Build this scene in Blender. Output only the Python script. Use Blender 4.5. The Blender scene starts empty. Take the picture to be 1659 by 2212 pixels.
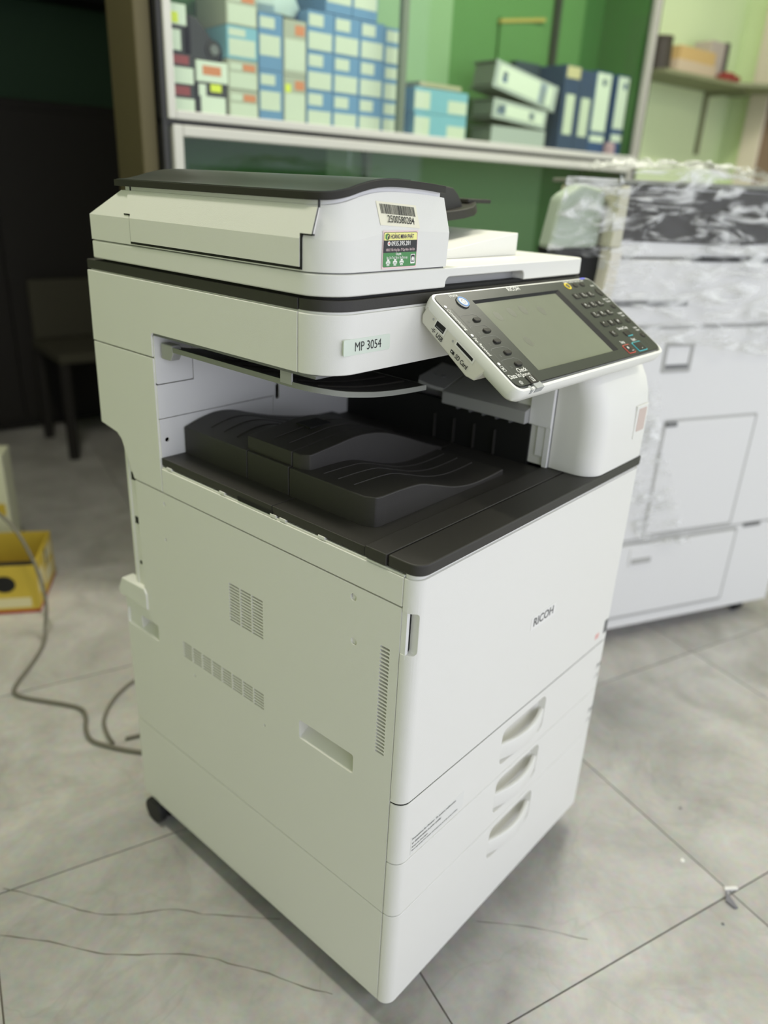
import bpy, bmesh, math, random
from mathutils import Vector, Matrix
from mathutils.geometry import delaunay_2d_cdt
random.seed(7)
D = bpy.data; S = bpy.context.scene; COL = S.collection
R = math.radians
FZ = 0.055                      # height of the copier's underside above the floor
RA = R(-10.34)                  # how the room's walls are turned against the copier

# ---------------------------------------------------------------- camera
yaw, pitch, roll, fpx = .8689, -.4054, .0509, 1649.7
cpos = Vector((-.6017, -.4540, 1.1253 + FZ))
fw = Vector((math.sin(yaw)*math.cos(pitch), math.cos(yaw)*math.cos(pitch), math.sin(pitch)))
ri = Vector((math.cos(yaw), -math.sin(yaw), 0)); up = ri.cross(fw)
r2 = ri*math.cos(roll) + up*math.sin(roll); u2 = up*math.cos(roll) - ri*math.sin(roll)
cd = D.cameras.new('camera'); cam = D.objects.new('camera', cd); COL.objects.link(cam)
M = Matrix((r2, u2, -fw)).transposed().to_4x4(); M.translation = cpos; cam.matrix_world = M
cd.lens = 36*fpx/2212; cd.sensor_width = 36; cd.sensor_fit = 'AUTO'; cd.clip_start = .02
cd.dof.use_dof = True; cd.dof.focus_distance = .95; cd.dof.aperture_fstop = 2.2
S.camera = cam
# ---------------------------------------------------------------- light
w = D.worlds.new('world'); S.world = w; w.use_nodes = True
bg = w.node_tree.nodes['Background']; bg.inputs[0].default_value = (.92, .95, 1.10, 1); bg.inputs[1].default_value = 1.7
S.view_settings.view_transform = 'Standard'; S.view_settings.look = 'None'
S.view_settings.gamma = 1; S.view_settings.use_curve_mapping = False
S.view_settings.exposure = 0.0
S.cycles.use_denoising = True
S.cycles.max_bounces = 10; S.cycles.diffuse_bounces = 6; S.cycles.transparent_max_bounces = 16

# ---------------------------------------------------------------- materials
def lin(c):
    return tuple((x/255/12.92 if x/255 <= .04045 else ((x/255+.055)/1.055)**2.4) for x in c) + (1,)
def mat(name, rgb, rough=.5, bump=0, bscale=800, spec=.5, metal=0, vary=0, vscale=4, coat=0):
    m = D.materials.new(name); m.use_nodes = True; nt = m.node_tree; b = nt.nodes['Principled BSDF']
    c = lin(rgb); b.inputs['Base Color'].default_value = c
    b.inputs['Roughness'].default_value = rough; b.inputs['Metallic'].default_value = metal
    b.inputs['Specular IOR Level'].default_value = spec
    if coat: b.inputs['Coat Weight'].default_value = coat
    tc = nt.nodes.new('ShaderNodeTexCoord')
    if bump:
        n = nt.nodes.new('ShaderNodeTexNoise'); n.inputs['Scale'].default_value = bscale
        bp = nt.nodes.new('ShaderNodeBump'); bp.inputs['Strength'].default_value = bump; bp.inputs['Distance'].default_value = .001
        nt.links.new(tc.outputs['Object'], n.inputs['Vector']); nt.links.new(n.outputs['Fac'], bp.inputs['Height'])
        nt.links.new(bp.outputs['Normal'], b.inputs['Normal'])
    n = nt.nodes.new('ShaderNodeTexNoise'); n.inputs['Scale'].default_value = vscale; n.inputs['Detail'].default_value = 5
    mx = nt.nodes.new('ShaderNodeMix'); mx.data_type = 'RGBA'
    mx.inputs['A'].default_value = tuple(x*(1-vary) for x in c[:3]) + (1,)
    mx.inputs['B'].default_value = tuple(min(1, x*(1+vary)) for x in c[:3]) + (1,)
    nt.links.new(tc.outputs['Object'], n.inputs['Vector']); nt.links.new(n.outputs['Fac'], mx.inputs['Factor'])
    nt.links.new(mx.outputs['Result'], b.inputs['Base Color'])
    return m
WH = mat('copier_white', (232, 231, 224), .42, .25, 1500, .4, vary=.012)
WH2 = mat('inner_white', (238, 237, 234), .45, .1, 900, .4)
WH3 = mat('second_white', (220, 220, 218), .5, 0, 900, .3)
DK = mat('dark_plastic', (51, 49, 45), .5, .3, 1300, .45, vary=.05)
DKS = mat('dark_satin', (52, 50, 45), .48, .1, 1300, .22)
PANELBLK = mat('panel_black', (50, 52, 48), .38, .1, 1500, .5)
BLK = mat('void_black', (14, 14, 13), .7)
GREYP = mat('grey_plastic', (170, 170, 166), .5, .1)
GREYD = mat('grey_dark', (112, 113, 112), .5)
LCD = mat('lcd_glass', (124, 127, 112), .2, 0, 1, .5, vary=.04, vscale=30)
TXW = mat('print_white', (232, 232, 226), .5)
TXK = mat('print_black', (24, 24, 26), .5)
TXG = mat('print_grey', (110, 110, 108), .5)
RIM = mat('panel_rim_white', (236, 236, 228), .35)
BLUE = mat('ring_blue', (60, 128, 196), .4)
YEL = mat('ring_yellow', (240, 215, 60), .4)
CYAN = mat('key_cyan', (90, 196, 205), .4)
RED = mat('key_red', (214, 96, 84), .4)
LABG = mat('label_pale_green', (218, 228, 214), .4)
PAPER = mat('sticker_cream', (240, 236, 212), .55, 0, 1, .3, vary=.02)
STY = mat('sticker_yellow', (248, 244, 150), .4); STG = mat('sticker_green', (70, 140, 74), .4)
STB = mat('sticker_black', (26, 24, 24), .4); STP = mat('sticker_pink', (240, 214, 210), .4); STW = mat('sticker_white', (246, 244, 236), .4)
PURP = mat('print_purple', (60, 36, 92), .5)
ORNG = mat('print_orange', (216, 130, 84), .5)
PINK = mat('sticker_rose', (206, 188, 178), .5)
SILV = mat('silver_tape', (168, 170, 168), .45)
RUB = mat('black_rubber', (30, 30, 30), .6)
ALU = mat('white_aluminium', (196, 196, 190), .4, metal=0)
ALG = mat('grey_aluminium', (164, 162, 156), .4, metal=0)
BLKF = mat('black_aluminium', (44, 44, 44), .5)

def glass_mat(name, tint, refl=.08, rough=.03):
    m = D.materials.new(name); m.use_nodes = True; nt = m.node_tree
    for n in list(nt.nodes):
        if n.type == 'BSDF_PRINCIPLED': nt.nodes.remove(n)
    out = [n for n in nt.nodes if n.type == 'OUTPUT_MATERIAL'][0]
    tr = nt.nodes.new('ShaderNodeBsdfTransparent'); tr.inputs[0].default_value = tint
    gl = nt.nodes.new('ShaderNodeBsdfGlossy'); gl.inputs['Roughness'].default_value = rough
    fr = nt.nodes.new('ShaderNodeFresnel'); fr.inputs[0].default_value = 1.45
    ad = nt.nodes.new('ShaderNodeMath'); ad.operation = 'ADD'; ad.use_clamp = True; ad.inputs[1].default_value = refl
    mx = nt.nodes.new('ShaderNodeMixShader')
    ge = nt.nodes.new('ShaderNodeNewGeometry'); sb = nt.nodes.new('ShaderNodeMath'); sb.operation = 'SUBTRACT'; sb.inputs[0].default_value = 1; sb.use_clamp = True
    mu = nt.nodes.new('ShaderNodeMath'); mu.operation = 'MULTIPLY'
    nt.links.new(ge.outputs['Backfacing'], sb.inputs[1]); nt.links.new(sb.outputs[0], mu.inputs[1]); nt.links.new(ad.outputs[0], mu.inputs[0])
    nt.links.new(fr.outputs[0], ad.inputs[0]); nt.links.new(mu.outputs[0], mx.inputs[0])
    nt.links.new(tr.outputs[0], mx.inputs[1]); nt.links.new(gl.outputs[0], mx.inputs[2])
    nt.links.new(mx.outputs[0], out.inputs[0]); return m
GLASS = glass_mat('cabinet_glass', (.93, .97, .93, 1), 0.0)
def film_mat():
    m = D.materials.new('clear_film'); m.use_nodes = True; nt = m.node_tree
    b = nt.nodes['Principled BSDF']; out = [n for n in nt.nodes if n.type == 'OUTPUT_MATERIAL'][0]
    b.inputs['Base Color'].default_value = (.85, .86, .84, 1); b.inputs['Roughness'].default_value = .18
    tr = nt.nodes.new('ShaderNodeBsdfTransparent')
    tc = nt.nodes.new('ShaderNodeTexCoord')
    mp = nt.nodes.new('ShaderNodeMapping'); mp.inputs['Scale'].default_value = (3.0, 3.0, 11); mp.inputs['Rotation'].default_value = (0, R(38), 0)
    n = nt.nodes.new('ShaderNodeTexNoise'); n.inputs['Scale'].default_value = 2.2; n.inputs['Detail'].default_value = 6; n.inputs['Distortion'].default_value = 1.6
    rp = nt.nodes.new('ShaderNodeMapRange'); rp.inputs['From Min'].default_value = .48; rp.inputs['From Max'].default_value = .64
    rp.inputs['To Min'].default_value = .05; rp.inputs['To Max'].default_value = .75  # opaque white streaks paint in the highlights of the folds
    bp = nt.nodes.new('ShaderNodeBump'); bp.inputs['Strength'].default_value = .9; bp.inputs['Distance'].default_value = .02
    mx = nt.nodes.new('ShaderNodeMixShader')
    nt.links.new(tc.outputs['Object'], mp.inputs[0]); nt.links.new(mp.outputs[0], n.inputs['Vector'])
    nt.links.new(n.outputs['Fac'], rp.inputs['Value']); nt.links.new(rp.outputs[0], mx.inputs[0])
    nt.links.new(n.outputs['Fac'], bp.inputs['Height']); nt.links.new(bp.outputs[0], b.inputs['Normal'])
    nt.links.new(tr.outputs[0], mx.inputs[1]); nt.links.new(b.outputs[0], mx.inputs[2]); nt.links.new(mx.outputs[0], out.inputs[0])
    return m
FILM = film_mat()
def tile_mat():
    m = D.materials.new('stone_tile'); m.use_nodes = True; nt = m.node_tree; b = nt.nodes['Principled BSDF']
    tc = nt.nodes.new('ShaderNodeTexCoord'); oi = nt.nodes.new('ShaderNodeObjectInfo')
    ad = nt.nodes.new('ShaderNodeVectorMath'); ad.operation = 'MULTIPLY_ADD'; ad.inputs[1].default_value = (1, 1, 1)
    cx = nt.nodes.new('ShaderNodeCombineXYZ'); ml = nt.nodes.new('ShaderNodeMath'); ml.operation = 'MULTIPLY'; ml.inputs[1].default_value = 37
    nt.links.new(oi.outputs['Random'], ml.inputs[0]); nt.links.new(ml.outputs[0], cx.inputs[0]); nt.links.new(ml.outputs[0], cx.inputs[2])
    nt.links.new(tc.outputs['Object'], ad.inputs[0]); nt.links.new(cx.outputs[0], ad.inputs[2])
    n1 = nt.nodes.new('ShaderNodeTexNoise'); n1.inputs['Scale'].default_value = 5; n1.inputs['Detail'].default_value = 8; n1.inputs['Roughness'].default_value = .62; n1.inputs['Distortion'].default_value = .7
    n2 = nt.nodes.new('ShaderNodeTexNoise'); n2.inputs['Scale'].default_value = 70; n2.inputs['Detail'].default_value = 3
    n3 = nt.nodes.new('ShaderNodeTexNoise'); n3.inputs['Scale'].default_value = 2.3; n3.inputs['Detail'].default_value = 4; n3.inputs['Distortion'].default_value = 1.2
    for n in (n1, n2, n3): nt.links.new(ad.outputs[0], n.inputs['Vector'])
    cr = nt.nodes.new('ShaderNodeValToRGB'); e = cr.color_ramp.elements
    e[0].position = .32; e[0].color = lin((160, 157, 151)); e[1].position = .66; e[1].color = lin((193, 190, 185))
    nt.links.new(n1.outputs['Fac'], cr.inputs[0])
    mx = nt.nodes.new('ShaderNodeMix'); mx.data_type = 'RGBA'; mx.blend_type = 'OVERLAY'; mx.inputs['Factor'].default_value = .16
    nt.links.new(cr.outputs[0], mx.inputs['A']); nt.links.new(n2.outputs['Color'], mx.inputs['B'])
    # faint veins where the slow noise crosses one value
    sb = nt.nodes.new('ShaderNodeMath'); sb.operation = 'SUBTRACT'; sb.inputs[1].default_value = .5
    ab = nt.nodes.new('ShaderNodeMath'); ab.operation = 'ABSOLUTE'
    mr = nt.nodes.new('ShaderNodeMapRange'); mr.inputs['From Max'].default_value = .012; mr.inputs['To Min'].default_value = .16; mr.inputs['To Max'].default_value = 0
    nt.links.new(n3.outputs['Fac'], sb.inputs[0]); nt.links.new(sb.outputs[0], ab.inputs[0]); nt.links.new(ab.outputs[0], mr.inputs['Value'])
    m2 = nt.nodes.new('ShaderNodeMix'); m2.data_type = 'RGBA'; m2.inputs['B'].default_value = lin((128, 124, 116))
    nt.links.new(mr.outputs[0], m2.inputs['Factor']); nt.links.new(mx.outputs['Result'], m2.inputs['A'])
    nt.links.new(m2.outputs['Result'], b.inputs['Base Color'])
    b.inputs['Roughness'].default_value = .34; b.inputs['Specular IOR Level'].default_value = .4
    return m
TILE = tile_mat()
GROUT = mat('grout', (118, 112, 102), .8)
VEIN = mat('stone_vein', (122, 117, 106), .4)
WALLG = mat('wall_light_green', (212, 228, 182), .75, .2, 60, .2, vary=.05, vscale=3)
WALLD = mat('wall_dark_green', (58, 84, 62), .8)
CEIL = mat('ceiling_white', (214, 216, 204), .8)
OLIVE = mat('pillar_olive', (82, 75, 48), .7, vary=.05)

# ---------------------------------------------------------------- mesh building
class MB:
    """collects shapes in one bmesh; .mi is the material slot of what is added next"""
    def __init__(s): s.bm = bmesh.new(); s.mi = 0
    def faces(s, vs, fs):
        v = [s.bm.verts.new(p) for p in vs]
        for f in fs:
            try: q = s.bm.faces.new([v[i] for i in f]); q.material_index = s.mi
            except ValueError: pass
        return s
    def box(s, x0, x1, y0, y1, z0, z1):
        return s.faces([(x, y, z) for z in (z0, z1) for y in (y0, y1) for x in (x0, x1)],
                       [(0, 2, 3, 1), (4, 5, 7, 6), (0, 1, 5, 4), (2, 6, 7, 3), (0, 4, 6, 2), (1, 3, 7, 5)])
    def loft(s, rings, caps=(1, 1), closed=True):
        n = len(rings[0]); vs = [p for r in rings for p in r]; fs = []
        for i in range(len(rings)-1):
            for j in range(n if closed else n-1):
                k = (j+1) % n; fs.append((i*n+j, i*n+k, (i+1)*n+k, (i+1)*n+j))
        if caps[0]: fs.append(tuple(range(n))[::-1])
        if caps[1]: fs.append(tuple(range((len(rings)-1)*n, len(rings)*n)))
        return s.faces(vs, fs)
    def prism(s, pts, ax, a0, a1):
        f = AX[ax]; return s.loft([[f(u, v, a0) for u, v in pts], [f(u, v, a1) for u, v in pts]])
    def plate(s, outer, holes, ax, a0, a1):
        f = AX[ax]; loops = [outer] + holes; P = []; E = []
        for L in loops:
            b = len(P); P += [Vector(q) for q in L]; E += [(b+i, b+(i+1) % len(L)) for i in range(len(L))]
        vs, _, fs, _, _, _ = delaunay_2d_cdt(P, E, [], 1, 1e-7)
        keep = []
        for t in fs:
            c = (vs[t[0]] + vs[t[1]] + vs[t[2]])/3
            if inside(c, outer) and not any(inside(c, h) for h in holes): keep.append(t)
        n = len(vs)
        V = [f(v.x, v.y, a0) for v in vs] + [f(v.x, v.y, a1) for v in vs]
        F = [tuple(t) for t in keep] + [tuple(i+n for i in t)[::-1] for t in keep]
        cnt = {}
        for t in keep:
            for i in range(3):
                e = (t[i], t[(i+1) % 3]); cnt[e] = 1
        for (a, b) in list(cnt):
            if (b, a) not in cnt: F.append((b, a, a+n, b+n))
        return s.faces(V, F)
    def cyl(s, c, d, r, h, n=20, r2=None):
        d = Vector(d).normalized(); a = d.orthogonal().normalized(); b = d.cross(a); c = Vector(c); r2 = r if r2 is None else r2
        rg = lambda o, q: [tuple(c + d*o + a*q*math.cos(2*math.pi*i/n) + b*q*math.sin(2*math.pi*i/n)) for i in range(n)]
        return s.loft([rg(0, r), rg(h, r2)])
    def ring(s, c, r1, r2, z, n=32, h=.0004):
        c = Vector(c); q = lambda r, zz: [(c.x+r*math.cos(2*math.pi*i/n), c.y+r*math.sin(2*math.pi*i/n), zz) for i in range(n)]
        return s.loft([q(r1, z), q(r1, z+h), q(r2, z+h), q(r2, z)], (0, 0))
    def tube(s, pts, r, n=10, sub=6):
        P = smooth(pts, sub); rings = []; prev = None
        for i, p in enumerate(P):
            t = (P[min(i+1, len(P)-1)] - P[max(i-1, 0)]).normalized()
            a = (prev - t*prev.dot(t)).normalized() if prev else t.orthogonal().normalized(); prev = a; b = t.cross(a)
            rings.append([tuple(p + (a*math.cos(2*math.pi*j/n) + b*math.sin(2*math.pi*j/n))*r) for j in range(n)])
        return s.loft(rings)
    def text(s, body, size, o, ex, ey, off=.0003, align='LEFT', sx=1, bold=0, shear=0, extr=0):
        ex = Vector(ex).normalized(); ey = Vector(ey).normalized(); n = ex.cross(ey)
        cu = D.curves.new('t', 'FONT'); cu.body = body; cu.size = size; cu.align_x = align; cu.align_y = 'CENTER'; cu.offset = bold; cu.shear = shear
        cu.resolution_u = 3
        ob = D.objects.new('t', cu); me = ob.to_mesh()
        o = Vector(o) + n*off
        vs = [tuple(o + ex*v.co.x*sx + ey*v.co.y) for v in me.vertices]
        s.faces(vs, [tuple(p.vertices) for p in me.polygons])
        ob.to_mesh_clear(); D.objects.remove(ob); D.curves.remove(cu); return s
AX = {'z': lambda u, v, a: (u, v, a), 'y': lambda u, v, a: (u, a, v), 'x': lambda u, v, a: (a, u, v)}
def inside(p, L):
    r = False; n = len(L)
    for i in range(n):
        x1, y1 = L[i]; x2, y2 = L[(i+1) % n]
        if (y1 > p.y) != (y2 > p.y) and p.x < (x2-x1)*(p.y-y1)/(y2-y1)+x1: r = not r
    return r
def smooth(pts, sub):
    P = [Vector(p) for p in pts]; o = []
    for i in range(len(P)-1):
        a, b, c, d = P[max(i-1, 0)], P[i], P[i+1], P[min(i+2, len(P)-1)]
        for k in range(sub):
            t = k/sub; o.append(.5*((2*b)+(c-a)*t+(2*a-5*b+4*c-d)*t*t+(3*b-a-3*c+d)*t**3))
    return o + [P[-1]]
def rrect(u0, u1, v0, v1, r, n=4):
    o = []
    for cx, cy, a in ((u1-r, v1-r, 0), (u0+r, v1-r, 90), (u0+r, v0+r, 180), (u1-r, v0+r, 270)):
        for k in range(n+1):
            t = R(a+90*k/n); o.append((cx+r*math.cos(t), cy+r*math.sin(t)))
    return o
def arc(cx, cy, r, a0, a1, n):
    return [(cx+r*math.cos(R(a0+(a1-a0)*k/n)), cy+r*math.sin(R(a0+(a1-a0)*k/n))) for k in range(n+1)]
def lerp(x, T):
    if x <= T[0][0]: return T[0][1]
    for (a, b), (c, d) in zip(T, T[1:]):
        if x <= c: return b+(d-b)*(x-a)/(c-a)
    return T[-1][1]
def sm(x, T):                    # smooth interpolation of a table
    if x <= T[0][0]: return T[0][1]
    n = len(T)
    for i in range(n-1):
        if x <= T[i+1][0]:
            h = T[i+1][0]-T[i][0]; t = (x-T[i][0])/h
            sl = lambda j: (T[min(j+1, n-1)][1]-T[max(j-1, 0)][1])/max(1e-9, T[min(j+1, n-1)][0]-T[max(j-1, 0)][0])
            return (2*t**3-3*t*t+1)*T[i][1]+(t**3-2*t*t+t)*h*sl(i)+(3*t*t-2*t**3)*T[i+1][1]+(t**3-t*t)*h*sl(i+1)
    return T[-1][1]
def fin(name, mb, mats, parent=None, bevel=0, seg=2, ang=32, kind=None, label=None, flat=False, loc=None, rot=None):
    bm = mb.bm; bmesh.ops.recalc_face_normals(bm, faces=bm.faces[:])
    me = D.meshes.new(name); bm.to_mesh(me); bm.free()
    for m in (mats if isinstance(mats, (list, tuple)) else [mats]): me.materials.append(m)
    if not flat: me.shade_smooth(); me.set_sharp_from_angle(angle=R(ang))
    o = D.objects.new(name, me); COL.objects.link(o)
    if parent: o.parent = parent
    if loc: o.location = loc
    if rot: o.rotation_euler = rot
    if bevel:
        b = o.modifiers.new('bevel', 'BEVEL'); b.width = bevel; b.segments = seg; b.limit_method = 'ANGLE'; b.angle_limit = R(ang); b.harden_normals = True
    if kind: o['kind'] = kind
    if label: o['label'] = label
    return o
def thing(name, label, cat, loc=(0, 0, 0), rz=0, group=None):
    o = D.objects.new(name, None); COL.objects.link(o); o.location = loc; o.rotation_euler = (0, 0, rz); o.empty_display_size = .05
    return tag(o, label, cat, group)
def tag(o, label, cat, group=None):
    o['label'] = label; o['category'] = cat
    if group: o['group'] = group
    return o
def cut(o, cutter):
    """boolean difference, applied at once; the cutter is thrown away"""
    bmesh.ops.recalc_face_normals(cutter.bm, faces=cutter.bm.faces[:])
    cm = D.meshes.new('c'); cutter.bm.to_mesh(cm); cutter.bm.free(); c = D.objects.new('c', cm); COL.objects.link(c)
    c.parent = o.parent; c.location = o.location; c.rotation_euler = o.rotation_euler
    mods = [(m.width, m.segments) for m in o.modifiers]
    for m in list(o.modifiers): o.modifiers.remove(m)
    b = o.modifiers.new('b', 'BOOLEAN'); b.object = c; b.operation = 'DIFFERENCE'; b.solver = 'EXACT'
    dg = bpy.context.evaluated_depsgraph_get(); dg.update()
    me = D.meshes.new_from_object(o.evaluated_get(dg)); old = o.data; nm = old.name
    o.modifiers.clear(); o.data = me; D.meshes.remove(old); me.name = nm
    D.objects.remove(c); D.meshes.remove(cm)
    me.shade_smooth(); me.set_sharp_from_angle(angle=R(32))
    for wd, sg in mods:
        b = o.modifiers.new('bevel', 'BEVEL'); b.width = wd; b.segments = sg; b.limit_method = 'ANGLE'; b.angle_limit = R(32); b.harden_normals = True
    return o
def room(x, c, z=0):             # room frame -> world (z above the floor)
    return Vector((x*math.cos(RA)-c*math.sin(RA), x*math.sin(RA)+c*math.cos(RA), z))
ROT = (0, 0, RA)

# ================================================================ the room
WX0, WX1, CB, CF, H = -1.9, 3.42, 1.72, -2.6, 2.75
def struct(name, mb, m, **k):
    return fin(name, mb, m, kind='structure', rot=ROT, **k)
fl = struct('floor', MB().box(-2.4, 3.9, -4.2, 4.2, -.06, -.004), GROUT)
# tiles: 60 cm squares turned with the joints of the photograph
TA = R(-19.5); TS = .5985
tm = MB().prism([(a*(TS/2-.0014), b*(TS/2-.0014)) for a, b in ((-1, -1), (1, -1), (1, 1), (-1, 1))], 'z', -.0105, 0)
t0 = fin('tile', tm, TILE, flat=True); tmesh = t0.data; D.objects.remove(t0)
cr = Vector((.631, -.304, 0)); tx = Vector((math.cos(TA), math.sin(TA), 0)); ty = Vector((-math.sin(TA), math.cos(TA), 0))
for i in range(-8, 9):
    for j in range(-8, 9):
        q = cr + tx*TS*(i+.5) + ty*TS*(j+.5)
        a = q.x*math.cos(RA)+q.y*math.sin(RA); c = -q.x*math.sin(RA)+q.y*math.cos(RA)
        if -2.0 < a < 3.6 and -3.6 < c < 3.9:
            o = D.objects.new('tile', tmesh); COL.objects.link(o); o.parent = fl
            o.matrix_parent_inverse = Matrix.Rotation(RA, 4, 'Z').inverted()
            o.location = q; o.rotation_euler = (0, 0, TA)
def floor_line(pts, wdt, name='vein'):
    P = smooth([(x, y, .0006) for x, y in pts], 3); n = len(P); V = []; F = []
    for i, p in enumerate(P):
        t = (P[min(i+1, n-1)]-P[max(i-1, 0)]).normalized(); s = Vector((-t.y, t.x, 0))*wdt*(.6+.4*math.sin(i*1.7))
        j = Vector((0, 0, 0)) + Vector((-t.y, t.x, 0))*random.uniform(-.0012, .0012)
        V += [tuple(p+s+j), tuple(p-s+j)]
    for i in range(n-1): F.append((2*i, 2*i+1, 2*i+3, 2*i+2))
    o = fin(name, MB().faces(V, F), VEIN, parent=fl); o.matrix_parent_inverse = Matrix.Rotation(RA, 4, 'Z').inverted()
floor_line([(-.275, .662), (-.248, .614), (-.222, .56), (-.198, .512), (-.172, .476), (-.142, .448), (-.09, .405), (-.066, .366), (-.024, .316), (.02, .26)], .0011)
floor_line([(-.352, .615), (-.32, .575), (-.29, .535), (-.262, .492), (-.228, .432), (-.196, .392), (-.15, .346), (-.11, .296), (-.084, .246), (-.058, .20), (-.036, .142), (-.012, .10)], .0012)
floor_line([(.253, .008), (.288, -.037), (.323, -.09), (.357, -.152)], .0007)

struct('wall_back', MB().box(.54, WX1+.1, CB, CB+.12, 0, H), WALLG)
struct('wall_right', MB().box(WX1, WX1+.12, CF+1.5, CB, 0, H), WALLG)
struct('wall_left', MB().box(WX0-.12, WX0, CF+.8, 1.46, 0, H), mat('wall_sage', (150, 162, 100), .75))
struct('wall_partition', MB().box(WX0-.12, -.95, 1.46, 1.60, 0, H).box(-.95, .315, 1.46, 1.60, 2.4, H), WALLG)
struct('trim_pillar', MB().box(.315, .358, 1.462, 1.635, 0, H), OLIVE, bevel=.006)
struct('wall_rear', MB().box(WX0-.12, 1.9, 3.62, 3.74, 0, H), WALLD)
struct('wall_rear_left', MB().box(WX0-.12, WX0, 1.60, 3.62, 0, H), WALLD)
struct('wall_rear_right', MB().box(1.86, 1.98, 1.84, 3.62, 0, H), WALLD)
struct('ceiling', MB().box(WX0-.12, WX1+.12, CF, 3.74, H, H+.1), CEIL)
for lx, lc, le, hx, hy in ((-.3, .7, 24, .03, .5), (1.6, .8, 34, .6, .03), (2.0, -1.1, 16, .6, .03)):  # unseen ceiling lamps, added to lift the ambient light of the room
    ft = fin('fill_lamp_housing', MB().box(lx-hx-.02, lx+hx+.02, lc-hy-.02, lc+hy+.02, H-.05, H), CEIL, kind='structure', rot=ROT)
    la = D.lights.new('fill_light', 'AREA'); la.shape = 'RECTANGLE'; la.size = hx*2; la.size_y = hy*2; la.energy = le; la.color = (1, .97, .84)
    lo = D.objects.new('fill_light', la); COL.objects.link(lo); lo.parent = ft; lo.location = (lx, lc, H-.06)
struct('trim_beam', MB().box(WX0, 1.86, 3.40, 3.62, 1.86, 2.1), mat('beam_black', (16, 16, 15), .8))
# door in the right wall: pale frame, brown leaf
dr = struct('door_1', MB().box(WX1-.035, WX1-.005, .66, 1.505, 0, 1.95), mat('door_brown', (134, 112, 92), .6))
DFR = mat('door_frame_cream', (216, 206, 186), .6)
fin('door_frame', MB().box(WX1-.05, WX1, 1.505, 1.60, 0, 2.04).box(WX1-.05, WX1, .57, .66, 0, 2.04).box(WX1-.05, WX1, .66, 1.505, 1.95, 2.04), DFR, parent=dr, bevel=.004)

# ================================================================ the copier
CP = thing('photocopier', 'large white office photocopier with charcoal trims and tilted panel in the middle of the floor', 'photocopier', (0, 0, FZ))
W = .587
def cfin(name, mb, m, **k): 
    k.setdefault('parent', CP); return fin(name, mb, m, **k)
k = MB().box(.052, .535, .05, .56, -.004, .712)
for z in (.3868, .2815, .1827): k.box(.006, .581, .0198, .026, z-.005, z+.005)
k.box(.0035, .012, .0202, .032, .005, .712)
for z in (.1825, .6775): k.box(.0046, .009, .025, .57, z-.004, z+.004)
cfin('chassis', k, BLK)['kind'] = 'stuff'
# ---- front pieces share one plan with rounded corners
def plan(d=0, yb=.0195, r=.0178):
    return ([(d, yb)] + arc(r, r, r-d, 180, 270, 8) + arc(W-r, r, r-d, 270, 360, 8) + [(W-d, yb)])
door = cfin('front_door', MB().prism(plan(), 'z', .3885, .7165), WH, bevel=.0010)
cut(door, MB().prism(rrect(-.03, .0105, .616, .673, .005), 'y', -.02, .04))
cfin('door_latch_recess', MB().box(.0008, .0058, .0122, .020, .610, .680), [WH2], label='white inner strip behind the door notch')
cfin('latch_gap', MB().box(.0056, .012, .0135, .0198, .612, .677), BLK)
cfin('door_top_lip', MB().prism(plan(.003), 'z', .716, .7225), WH)
def drawer(z0, z1, hz):
    d = cfin('paper_drawer', MB().prism(plan(), 'z', z0, z1), WH, bevel=.0012)
    cut(d, MB().prism(rrect(.2425, .3715, hz, hz+.068, .012), 'y', -.01, .0190))
    k = MB(); rg = []
    for y, q in ((.0005, .0002), (.012, .002), (.0180, .012)):
        rg.append([(u, y, v) for u, v in rrect(.2425+q, .3715-q, hz+q*.6, hz+.068-q*.4, .012)])
    k.loft(rg, (0, 1)); fin('handle_recess', k, WH, parent=d)
    k = MB(); rg = []
    for i in range(25):
        t = i/24; x = .243+.128*t; b = math.sin(math.pi*t); y = .0015-.0115*b
        sec = rrect(y, y+.0075, hz+.010, hz+.040, .0028, 3)
        rg.append([(x, u, v) for u, v in sec])
    k.loft(rg); fin('drawer_handle', k, WH, parent=d, ang=50)
    return d
d1 = drawer(.2822, .3853, .3025); d2 = drawer(.1835, .2808, .204); d3 = drawer(.0, .1820, .104)
cfin('seam_shade_strip', MB().prism(plan(.0014), 'z', .3850, .3888), BLK)  # solid dark strips stand in for the shade inside the gaps
cfin('seam_shade_strip', MB().prism(plan(.0016), 'z', .2806, .2824), TXG)
cfin('seam_shade_strip', MB().prism(plan(.0016), 'z', .1818, .1837), GREYD)
# tray size marks at the right ends of the drawers
for dd, z in ((d1, .335), (d2, .235)):
    t = MB().text('A4', .016, (.556, 0, z), (1, 0, 0), (0, 0, 1)).text(':: D', .011, (.553, 0, z-.022), (1, 0, 0), (0, 0, 1))
    fin('size_mark', t, TXG, parent=dd)
t = MB(); t.box(.558, .571, -.0005, .001, .405, .431); t.mi = 1; t.box(.527, .54, -.0005, .001, .405, .415)
cfin('door_mark', t, [GREYD, mat('mark_rose', (226, 178, 170), .5)], label='small dark and rose marks at the low right end of the door')
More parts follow.
